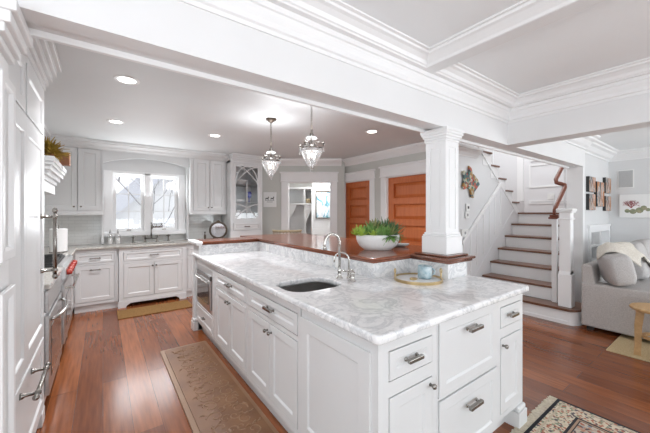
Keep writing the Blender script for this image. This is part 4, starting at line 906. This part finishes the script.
rosette('spiky_succulent', 'g3', [(.55, .1, 1.0), (.35, .3, 1.15), (.8, -.2, .8), (.65, .4, 1.0), (.1, .5, .9)], 30, .155, .015, .35, 1.4, .05)
rosette('olive_succulent', 'g4', [(-.1, .3, 1.2), (-.15, -.2, 1.0), (.55, -.5, .8)], 22, .14, .024, .5, 1.45, -.05)
rosette('trailing_succulent', 'g1', [(.45, -.95, .9), (.55, -.9, .7), (.95, .1, .8)], 18, .10, .022, -.7, .6, -.3)

# bar chair behind the bar
t = thing('bar_chair', 'pale gold curved back of a bar chair behind the bar', 'chair', (2.63, 4.75, 0), 150)
b = MB(); n = 14
b.tube([(.24*math.cos(PI*i/n), .20*math.sin(PI*i/n), 1.10) for i in range(n+1)], .022, 8); b.build('back_rail', 'wicker', t, local=True, smooth=True)
b = MB(); 
for i in range(13): a = PI*i/12; b.tube([(.24*math.cos(a), .20*math.sin(a), 1.09), (.22*math.cos(a), .18*math.sin(a), .76)], .006, 6)
b.build('back_spindles', 'wicker', t, local=True)
b = MB(); b.lathe([(.001, .70), (.22, .70), (.24, .73), (.22, .76), (.001, .77)], n=24); b.build('seat', 'throw', t, local=True, smooth=True)
for sx in (-1, 1):
    for sy in (-1, 1): MB().tube([(sx*.15, sy*.14, .71), (sx*.2, sy*.18, 0)], .016, 8).build('leg', 'wicker', t, local=True)
MB().tube([(.185, .17, .25), (.185, -.17, .25), (-.185, -.17, .25), (-.185, .17, .25)], .009, 6, None, True).build('footrest', 'wicker', t, local=True)

# ------------------------------------------------------------------ staircase
RI = .203; RUN = .265; SX = 4.735; YL, YR = 2.53, 1.56
st = thing('staircase', 'white staircase with dark wooden treads rising right of the column', 'staircase', (5.5, 2.0, 0))
b = MB()  # curtail first riser
def curtail(off): 
    p = [(SX+off, YL), (SX+off, 1.44)]; n = 8; r = .22
    p = [(SX+.27, YL-.001), (SX+off, YL-.001), (SX+off, 1.30)] + [(SX+off+r-r*math.cos(PI/2*i/n)*1.0, 1.30-.10*math.sin(PI/2*i/n)) for i in range(1, n+1)] + [(SX+.5, 1.20), (SX+.5, HY0+.0), (SX+.27, HY0+.0)]
    return p
b.prism([(p[0], p[1]) for p in curtail(.03)], 0, RI-.03, 'z'); b.build('riser', 'trim', st)
MB().prism(curtail(0), RI-.03, RI, 'z').build('tread', 'tread', st)
b = MB(); b.prism([(q[0], q[1]) for q in curtail(.018)], 0, .045, 'z'); b.build('base_moulding', 'trim', st)
for i in range(2, 8):
    x = SX+(i-1)*RUN; z = i*RI
    b = MB(); b.box(x+.025, x+.04, YR+.01, YL-.02, z-RI, z-.03); b.build('riser', 'trim', st)
    b = MB(); x1 = x+RUN+.03 if i < 7 else 7.495; b.box(x, x1, YR, YL-.012 if i < 7 else 3.495, z-.03, z, .006 if i < 7 else 0); b.build('tread' if i < 7 else 'landing', 'tread' if i < 7 else 'tread', st)
# stringer side under right edge
pts = [(SX+RUN+.03, 0)]; 
for i in range(2, 8): pts += [(SX+(i-1)*RUN+.03, (i-1)*RI), (SX+(i-1)*RUN+.03, i*RI-.031)]
pts += [(7.45, 7*RI-.031), (7.45, 0)]; b = MB(); b.prism(pts[1:] , YR+.012, YR+.03, 'y') if False else b.prism([pts[0]]+pts[1:], YR+.0, YR+.02, 'y'); b.build('stringer', 'trim', st)
# skirt board on left wall
sl = RI/RUN; b = MB(); xa_, xb_ = SX-.10, SX+6*RUN+.05
b.prism([(xa_, 0), (xa_, .22), (SX+.02, RI+.20), (xb_, RI+.20+(xb_-SX-.02)*sl), (xb_+.25, RI+.20+(xb_-SX-.02)*sl), (xb_+.25, RI*6.5), (SX+.5, 0)], YL-.016, YL, 'y'); b.build('skirt_board', 'wain', st)
# upper flight going back towards the camera
for k in range(7):
    x1 = 6.38-k*RUN; x0 = x1-RUN-.03; z = RI*(8+k)
    b = MB(); b.box(x0, x1, YL-.03, 3.5, z-.03, z, .005); b.build('upper_tread', 'tread', st)
    b = MB(); b.box(x0+.02, x0+RUN+.02, YL-.006, 3.49, z-RI-.02, z-.031); b.build('upper_riser', 'trim', st)
b = MB(); zz = lambda x: RI*7+(6.38-x)*sl
b.prism([(6.42, 1.42), (6.42, 1.35), (6.30, zz(6.30)-.09), (4.60, zz(4.60)-.09), (4.60, zz(4.60)+.03), (6.30, zz(6.30)+.03)], YL-.018, YL-.001, 'y'); b.build('upper_stringer', 'trim', st)
# wainscot on the stair wall: capped raking panel
x0w, x1w = 4.40, 5.64; zc = lambda x: 1.945-(5.62-x)*sl*1.02
b = MB(); b.prism([(x0w, 0), (x0w, zc(x0w)-.05), (x1w, zc(x1w)-.05), (6.30, 1.42), (6.30, 1.40), (4.9, .0)], YL-.010, YL-.0005, 'y'); struct(b.build('trim_23', 'wain'))
b = MB(); b.prism([(x0w, zc(x0w)-.055), (x0w, zc(x0w)), (x1w, zc(x1w)), (x1w+.02, zc(x1w)-.055)], YL-.035, YL-.008, 'y'); struct(b.build('trim_24', 'trim'))
b = MB()
for i in range(7): x = 4.45+i*.2; zt = zc(x)-.07; zb_ = max(.1, (x-SX)*sl+.5); b.box(x-.012, x+.012, YL-.018, YL-.01, min(zb_, zt-.1), zt)
struct(b.build('trim_25', 'trim'))
# far wall panel mouldings
b = MB(RZ(-90, (7.5, 0, 0)))
def frame(b, x0, x1, z0, z1, w=.03, t=.015): b.box(x0, x1, -t, 0, z0, z0+w).box(x0, x1, -t, 0, z1-w, z1).box(x0, x0+w, -t, 0, z0+w, z1-w).box(x1-w, x1, -t, 0, z0+w, z1-w)
frame(b, -2.75, -2.05, 1.95, 2.45); frame(b, -2.75, -2.05, 1.60, 1.68); b.box(-2.98, -2.86, -.03, 0, 1.43, 3.9); b.box(-2.72, -1.7, -.03, 0, 2.52, 2.58)
struct(b.build('trim_22', 'trim'))
t = thing('switch_plate', 'white switch plate on the landing wall', 'switch', (7.49, 2.35, 1.75), -90)
MB().box(-.06, .06, -.008, 0, -.06, .06, .003).build('cover_plate', 'plastic', t, local=True); MB().box(-.012, .012, -.013, -.008, -.025, .025).build('rocker', 'paper', t, local=True)
# newel
nx, ny = 4.89, 1.365
t = thing('newel_post', 'large white square boxed newel post on the curved first step', 'newel post', (nx, ny, RI))
b = MB(); h = .060
b.box(nx-h-.012, nx+h+.012, ny-h-.012, ny+h+.012, RI+.001, RI+.42, .004).prism([(0, 0)]*0 or [(nx-h-.012, RI+.42), (nx+h+.012, RI+.42), (nx+h, RI+.46), (nx-h, RI+.46)], ny-h, ny+h, 'y').box(nx-h, nx+h, ny-h, ny+h, RI+.42, 1.42, .004); b.build('shaft', 'trim', t)
b = MB(); b.box(nx-h-.015, nx+h+.015, ny-h-.015, ny+h+.015, 1.33, 1.35, .006); b.build('ring_moulding', 'trim', t)
b = MB(); b.box(nx-h-.02, nx+h+.02, ny-h-.02, ny+h+.02, 1.42, 1.44, .006).box(nx-h-.03, nx+h+.03, ny-h-.03, ny+h+.03, 1.44, 1.475, .01); b.build('cap', 'trim', t)
# end post with wood cap and handrail
t = thing('baluster_post', 'slim white post with dark wooden cap left of the newel', 'post', (4.96, 1.53, RI))
b = MB(); b.box(4.96, 5.02, 1.49, 1.55, 2*RI+.001, 1.335, .004).box(4.96, 5.02, 1.49, 1.545, RI+.001, 2*RI+.001); b.build('shaft', 'trim', t)
b = MB(); b.box(4.93, 5.05, 1.46, 1.58, 1.335, 1.36, .006).box(4.94, 5.04, 1.47, 1.57, 1.36, 1.395, .008); b.build('wooden_cap', 'rail', t)
t = thing('handrail', 'reddish wooden stair handrail with gooseneck bend above the newel', 'handrail', (4.9, 1.6, 1.4))
b = MB(); y = 1.52
b.tube([(4.96, y, 1.397), (4.97, y, 1.45), (5.02, y, 1.50), (5.2, y, 1.64), (5.38, y, 1.78), (5.42, y+.01, 1.82), (5.40, y+.06, 1.845), (5.38, y+.10, 1.86), (5.42, y+.12, 1.91), (5.8, y+.12, 2.20), (6.05, y+.12, 2.39)], [.018, .022, .026, .027, .027, .028, .028, .028, .027, .027, .027], 10); b.build('rail', 'rail', t, smooth=True)
for x, z, n_ in ((5.2, 1.63, 2), (5.8, 2.19, 5)):
    b = MB(); b.tube([(x, y+(.12 if x > 5.4 else .07), z-.03), (x, y+(.12 if x > 5.4 else .07), RI*n_+.002)], .012, 8); b.build('baluster', 'trim', t)

# mosaic fish
fx = lambda u: 2.53*0
t = thing('fish_wall_art', 'colourful mosaic fish plaque on the stair wall right of the column', 'wall art', (4.62, 2.51, 1.85))
pts = [(4.87, 1.87), (4.83, 1.93), (4.74, 1.99), (4.66, 2.03), (4.62, 2.11), (4.55, 2.14), (4.57, 2.05), (4.52, 2.0), (4.43, 2.06), (4.38, 2.04), (4.42, 1.93), (4.38, 1.80), (4.43, 1.77), (4.52, 1.82), (4.60, 1.76), (4.62, 1.66), (4.69, 1.65), (4.70, 1.74), (4.78, 1.80)]
b = MB(); b.prism(pts, YL-.045, YL-.02, 'y'); b.build('body', 'fish', t); bm_ = voro('bead_glaze', [(0, (.4, .08, .05)), (.4, (.5, .5, .45)), (.7, (.08, .25, .2))], 25, .3)
for i in range(8):
    x = 4.47+.035*i; z = 1.88+.07*math.sin(i*2.2); b = MB(); b.lathe([(.001, -.058), (.016, -.055), (.022, -.046)], (x, YL, z), 10, axis='y'); b.build('glazed_bead', bm_, t)
MB().box(4.55, 4.65, YL-.02, YL-.011, 1.85, 1.93).build('mount', 'black', t)
def wallplate(name, label, cat, x, z, w, h, dark):
    t = thing(name, label, cat, (x, YL-.012, z)); MB().box(x-w, x+w, YL-.026, YL-.010, z-h, z+h, .004).build('cover_plate', 'plastic', t); MB().box(x-.02, x+.02, YL-.031, YL-.026, z-.02, z+.02, .003).build('display' if dark else 'rocker', 'black' if dark else 'dgrey', t)
wallplate('thermostat', 'white thermostat with dark display under the mosaic fish', 'thermostat', 4.56, 1.50, .05, .055, True)
wallplate('light_switch', 'white light switch plate directly below the thermostat', 'switch', 4.54, 1.385, .05, .05, False)
wallplate('wall_outlet', 'white double plate low on the stair wall beside the column', 'outlet', 4.47, 1.11, .09, .06, False)

# ------------------------------------------------------------------ family room
def cushion(b, c, sx, sy, sz, T=I4, p=.45, n=16):
    vs = []; fs = []
    def sp(v, e): return math.copysign(abs(v)**e, v)
    for i in range(n+1):
        ph = -PI/2+PI*i/n
        for j in range(2*n): th = PI*j/n; vs.append((c[0]+sx*sp(math.cos(ph), p)*sp(math.cos(th), p), c[1]+sy*sp(math.cos(ph), p)*sp(math.sin(th), p), c[2]+sz*sp(math.sin(ph), p*1.3)))
    for i in range(n):
        for j in range(2*n): a = i*2*n+j; q = i*2*n+(j+1) % (2*n); fs.append((a, q, q+2*n, a+2*n))
    b._add(vs, fs, T)
sf = thing('sofa', 'light grey upholstered sofa behind the wooden stool', 'sofa', (5.8, .6, 0))
b = MB(); b.box(4.74, 7.1, .12, 1.17, .09, .40, .02); b.build('base', 'sofa', sf)
b = MB(); b.box(4.73, 4.93, .10, 1.175, .05, .572, .022, seg=3); b.build('armrest', 'sofa', sf, smooth=False)
b = MB(); b.box(6.95, 7.14, .10, 1.175, .05, .572, .022, seg=3); b.build('armrest', 'sofa', sf)
b = MB(); b.prism([(1.02, .41), (1.17, .41), (1.18, .78), (1.14, .80), (1.08, .78)], 4.745, 7.12, 'x'); o = b.build('backrest', 'sofa', sf); q = o.modifiers.new('soft', 'BEVEL'); q.width = .02; q.segments = 3
for x in (5.46, 6.55): 
    b = MB(); cushion(b, (x+.03, .52, .47), .52, .43, .10, p=.3); b.build('seat_cushion', 'cushion', sf, smooth=True)
for sx, sy in ((4.80, .18), (4.80, 1.10), (7.05, .18), (7.05, 1.10)): MB().box(sx-.03, sx+.03, sy-.03, sy+.03, 0, .09).build('foot', 'black', sf)
# back cushions rest loosely
cl = ['boxy light grey cushion against the sofa arm, nearest the staircase', 'second large grey back cushion, partly under the cream throw', 'far right grey back cushion of the sofa']
for i, (x, y, z, rz, rx, s) in enumerate(((4.87, .885, .765, 28, -12, .215), (5.62, .84, .80, 4, -12, .30), (6.45, .84, .80, -3, -12, .36))):
    T = Matrix.Translation((x, y, z)) @ Matrix.Rotation(math.radians(rz), 4, 'Z') @ Matrix.Rotation(math.radians(rx), 4, 'X'); b = MB(); cushion(b, (0, 0, 0), s, .12, .18 if i == 0 else .23, T, .42)
    tag(center(b.build('sofa_cushion', 'cushion', smooth=True)), cl[i], 'cushion', 'back cushions on the sofa')
# throw draped over the cushions
b = MB(); nu, nv = 40, 16; vs = []; fs = []
for i in range(nu+1):
    u = i/nu
    for j in range(nv+1):
        v = j/nv; x = 4.80+1.25*u+.10*v; hh = 1.0+.05*math.sin(5.2*u+.6)-.10*max(0, .12-u)*8+.02*math.sin(u*15+v*4)
        y = 1.04-.36*v+.03*math.sin(u*9); drop = .62*max(0, v-.45)**1.2*(.35+.9*u)+.35*max(0, .22-v)**1.0
        vs.append((x, y, hh-drop+.012*math.sin(u*42+v*3)))
for i in range(nu):
    for j in range(nv): a = i*(nv+1)+j; fs.append((a, a+nv+1, a+nv+2, a+1))
b._add(vs, fs); o = b.build('throw_blanket', 'throw', smooth=True, solid=.014); tag(o, 'cream knitted throw draped over the sofa back cushions', 'blanket')
# stool
sc = (4.33, .475); t = thing('wooden_stool', 'round honey-coloured wooden stool at the right edge before the sofa', 'stool', (*sc, .012))
b = MB(); b.lathe([(.001, .47), (.195, .47), (.21, .478), (.212, .49), (.205, .50), (.001, .50)], (*sc, 0), 40); b.build('top', 'stool', t)
for k in range(4):
    a = math.radians(100+k*90); c, s = math.cos(a), math.sin(a); T = Matrix.Translation((sc[0], sc[1], 0)) @ Matrix.Rotation(a, 4, 'Z')
    b = MB(); b.prism([(.10, .47), (.16, .47), (.175, .30), (.172, .12), (.18, .0125), (.13, .0125), (.125, .12), (.12, .30)], -.03, .03, 'y', T); b.build('leg', 'stool', t)
b = MB(); b.lathe([(.095, .20), (.125, .20), (.125, .225), (.095, .225)], (*sc, 0), 24); b.build('ring_stretcher', 'stool', t)
o = MB().box(4.20, 6.4, -1.4, .84, .0, .011, .003).build('area_rug', 'jute'); tag(center(o), 'woven straw-coloured jute rug under the sofa and stool', 'rug')
# wall pictures
pics = [(6.10, .0), ]
t0 = None
cv = [(6.08, 6.40, 1.745, 1.985, 'upper left'), (6.08, 6.40, 1.46, 1.715, 'lower left'), (6.50, 6.92, 1.52, 1.93, 'middle tall'), (7.03, 7.36, 1.76, 2.03, 'upper right'), (7.03, 7.36, 1.45, 1.71, 'lower right')]
for i, (xa_, xb_, za, zb_, w_) in enumerate(cv):
    t = thing('canvas_print', 'brown and white canvas print, %s one of the group of five' % w_, 'picture', ((xa_+xb_)/2, 1.43, za), 0, 'canvas prints beside the staircase')
    MB().box(xa_, xb_, 1.407, 1.449, za, zb_, .003).build('dark_edge', 'black', t); MB().box(xa_+.004, xb_-.004, 1.403, 1.407, za+.004, zb_-.004).build('printed_canvas', 'canvas', t)
# coral picture on right wall
t = thing('coral_picture', 'white canvas with red coral drawing on the right wall', 'picture', (7.41, .95, 1.52), -90)
T = RZ(-90, (7.405, 0, 0)); b = MB(T); b.box(-1.30, -.40, 0, .034, 1.335, 1.735, .003); b.build('canvas', 'paper', t)
b = MB(T); random.seed(11)
def cor(p, a, L, r, dep):
    q = (p[0]+math.cos(a)*L, p[1]+math.sin(a)*L); b.tube([(p[0], -.003, p[1]), (q[0], -.003, q[1])], r, 5)
    if dep:
        for k in (-1, 1, 0)[:3 if dep > 2 else 2]: cor(q, a+k*random.uniform(.35, .8), L*random.uniform(.7, .9), r*.75, dep-1)
for a in (1.0, 1.6, 2.2): cor((-1.15, 1.50), a, .045, .0055, 3)
b.build('red_coral', mat('coral_red_ink', (.35, .08, .09), .7), t)
b = MB(T)
for x, z, s in ((-1.20, 1.45, .035), (-1.13, 1.44, .045), (-1.05, 1.46, .05), (-1.0, 1.50, .04), (-.95, 1.47, .03)): b.lathe([(.001, -.006), (s*.7, -.005), (s, 0)], (x, 0, z), 10, axis='y')
b.build('green_coral_base', noisy('olive_coral_ink', (.22, .26, .16), (.42, .38, .26), 18, .8), t)
random.seed(7)
# speaker grille
t = thing('wall_grille', 'square grey recessed speaker grille above the coral picture', 'speaker grille', (7.43, 1.22, 2.0), -90)
T = RZ(-90, (7.44, 0, 0)); b = MB(T); b.box(-1.33, -1.12, -.012, 0, 1.85, 2.17, .003); b.build('frame', 'plastic', t)
b = MB(T); b.box(-1.315, -1.135, -.014, -.012, 1.865, 2.155); b.build('mesh', noisy('grey_mesh', (.44, .44, .44), (.50, .50, .50), 120, .8), t)
# low shelf unit against picture wall
t = thing('shelf_unit', 'white built-in open shelf unit in the wall below the canvas prints', 'shelf', (6.8, 1.5, 0))
b = MB(); b.box(6.245, 7.355, 1.535, 1.549, 0, 1.17).box(6.18, 6.26, 1.425, 1.535, 0, 1.18, .003).box(7.34, 7.42, 1.425, 1.535, 0, 1.18, .003).box(6.77, 6.83, 1.43, 1.535, 0, 1.12, .003)
b.box(6.261, 7.339, 1.43, 1.535, 1.10, 1.178, .003).box(6.16, 7.435, 1.415, 1.449, 1.18, 1.22, .004); b.build('frame', 'trim', t)
for z in (.35, .62, .86): MB().box(6.261, 7.339, 1.44, 1.534, z, z+.025).build('shelf', 'trim', t)
# persian rug
o = MB().box(-1.2, 1.2, -.8, .8, 0, .010, .002).build('persian_rug', 'rug'); o.location = (2.80+1.2-2.4+.0, .835-.8, .001)
r = thing('area_rug', 'persian rug with cream field, dark border and fringe at lower right', 'rug', (1.60, .035, .001)); o.parent = r; o.location = (0, 0, 0); o.name = 'pile'
b = MB()
for i in range(190): x = -1.19+2.38*i/189; 
b = MB(); yy = -.8
for i in range(300): x = -1.2+2.4*i/299+random.uniform(-.002, .002); b.box(x-.0035, x+.0035, .80, .80+.055+random.uniform(-.006, .006), .001, .006)
o = b.build('fringe', 'fringe', r, local=True); o['kind'] = 'stuff'
# kitchen mats
t = thing('kitchen_mat', 'brown embossed anti-fatigue mat along the island cabinets', 'mat', (.72, 2.4, .001)); mx0, mx1, my0, my1 = .47, .915, .95, 3.50
b = MB(); b.prism([(0, 0)]*0 or rrect(mx0, mx1, my0, my1, .02), .001, .012, 'z'); b.build('border', 'matrim', t)
b = MB(); b.prism(rrect(mx0+.035, mx1-.03, my0+.05, my1-.04, .02), .012, .019, 'z'); b.build('cushioned_top', 'mat', t)
b = MB(); random.seed(5)
def spiral(cx, cy, r, a0, turns, sgn):
    n = 22; P = []
    for i in range(n+1): f = i/n; a = a0+sgn*turns*2*PI*f; rr = r*(1-f*.85); P.append((cx+rr*math.cos(a), cy+rr*math.sin(a), .0195))
    b.tube(P, [.0046*(1-.4*i/n) for i in range(n+1)], 6)
y = my0+.15; k = 0
while y < my1-.12:
    for s in (-1, 1):
        spiral(.71+s*.085, y, .06, random.uniform(0, 6), 1.1, s); spiral(.71+s*.03, y+.07, .04, random.uniform(0, 6), .9, -s)
        for q in range(3): a = random.uniform(0, 2*PI); x = .71+s*random.uniform(.05, .14); b.tube([(x, y+.05, .0195), (x+.02*math.cos(a), y+.05+.02*math.sin(a), .021), (x+.045*math.cos(a+.4), y+.05+.045*math.sin(a+.4), .019)], [.002, .007, .001], 5)
    y += .13
b.build('embossed_scrollwork', 'matline', t); random.seed(7)
o = MB().box(.16, 1.10, 4.88, 5.30, .001, .013, .004).build('sink_mat', 'coir'); tag(center(o), 'golden brown mat on the floor before the window sink', 'mat')
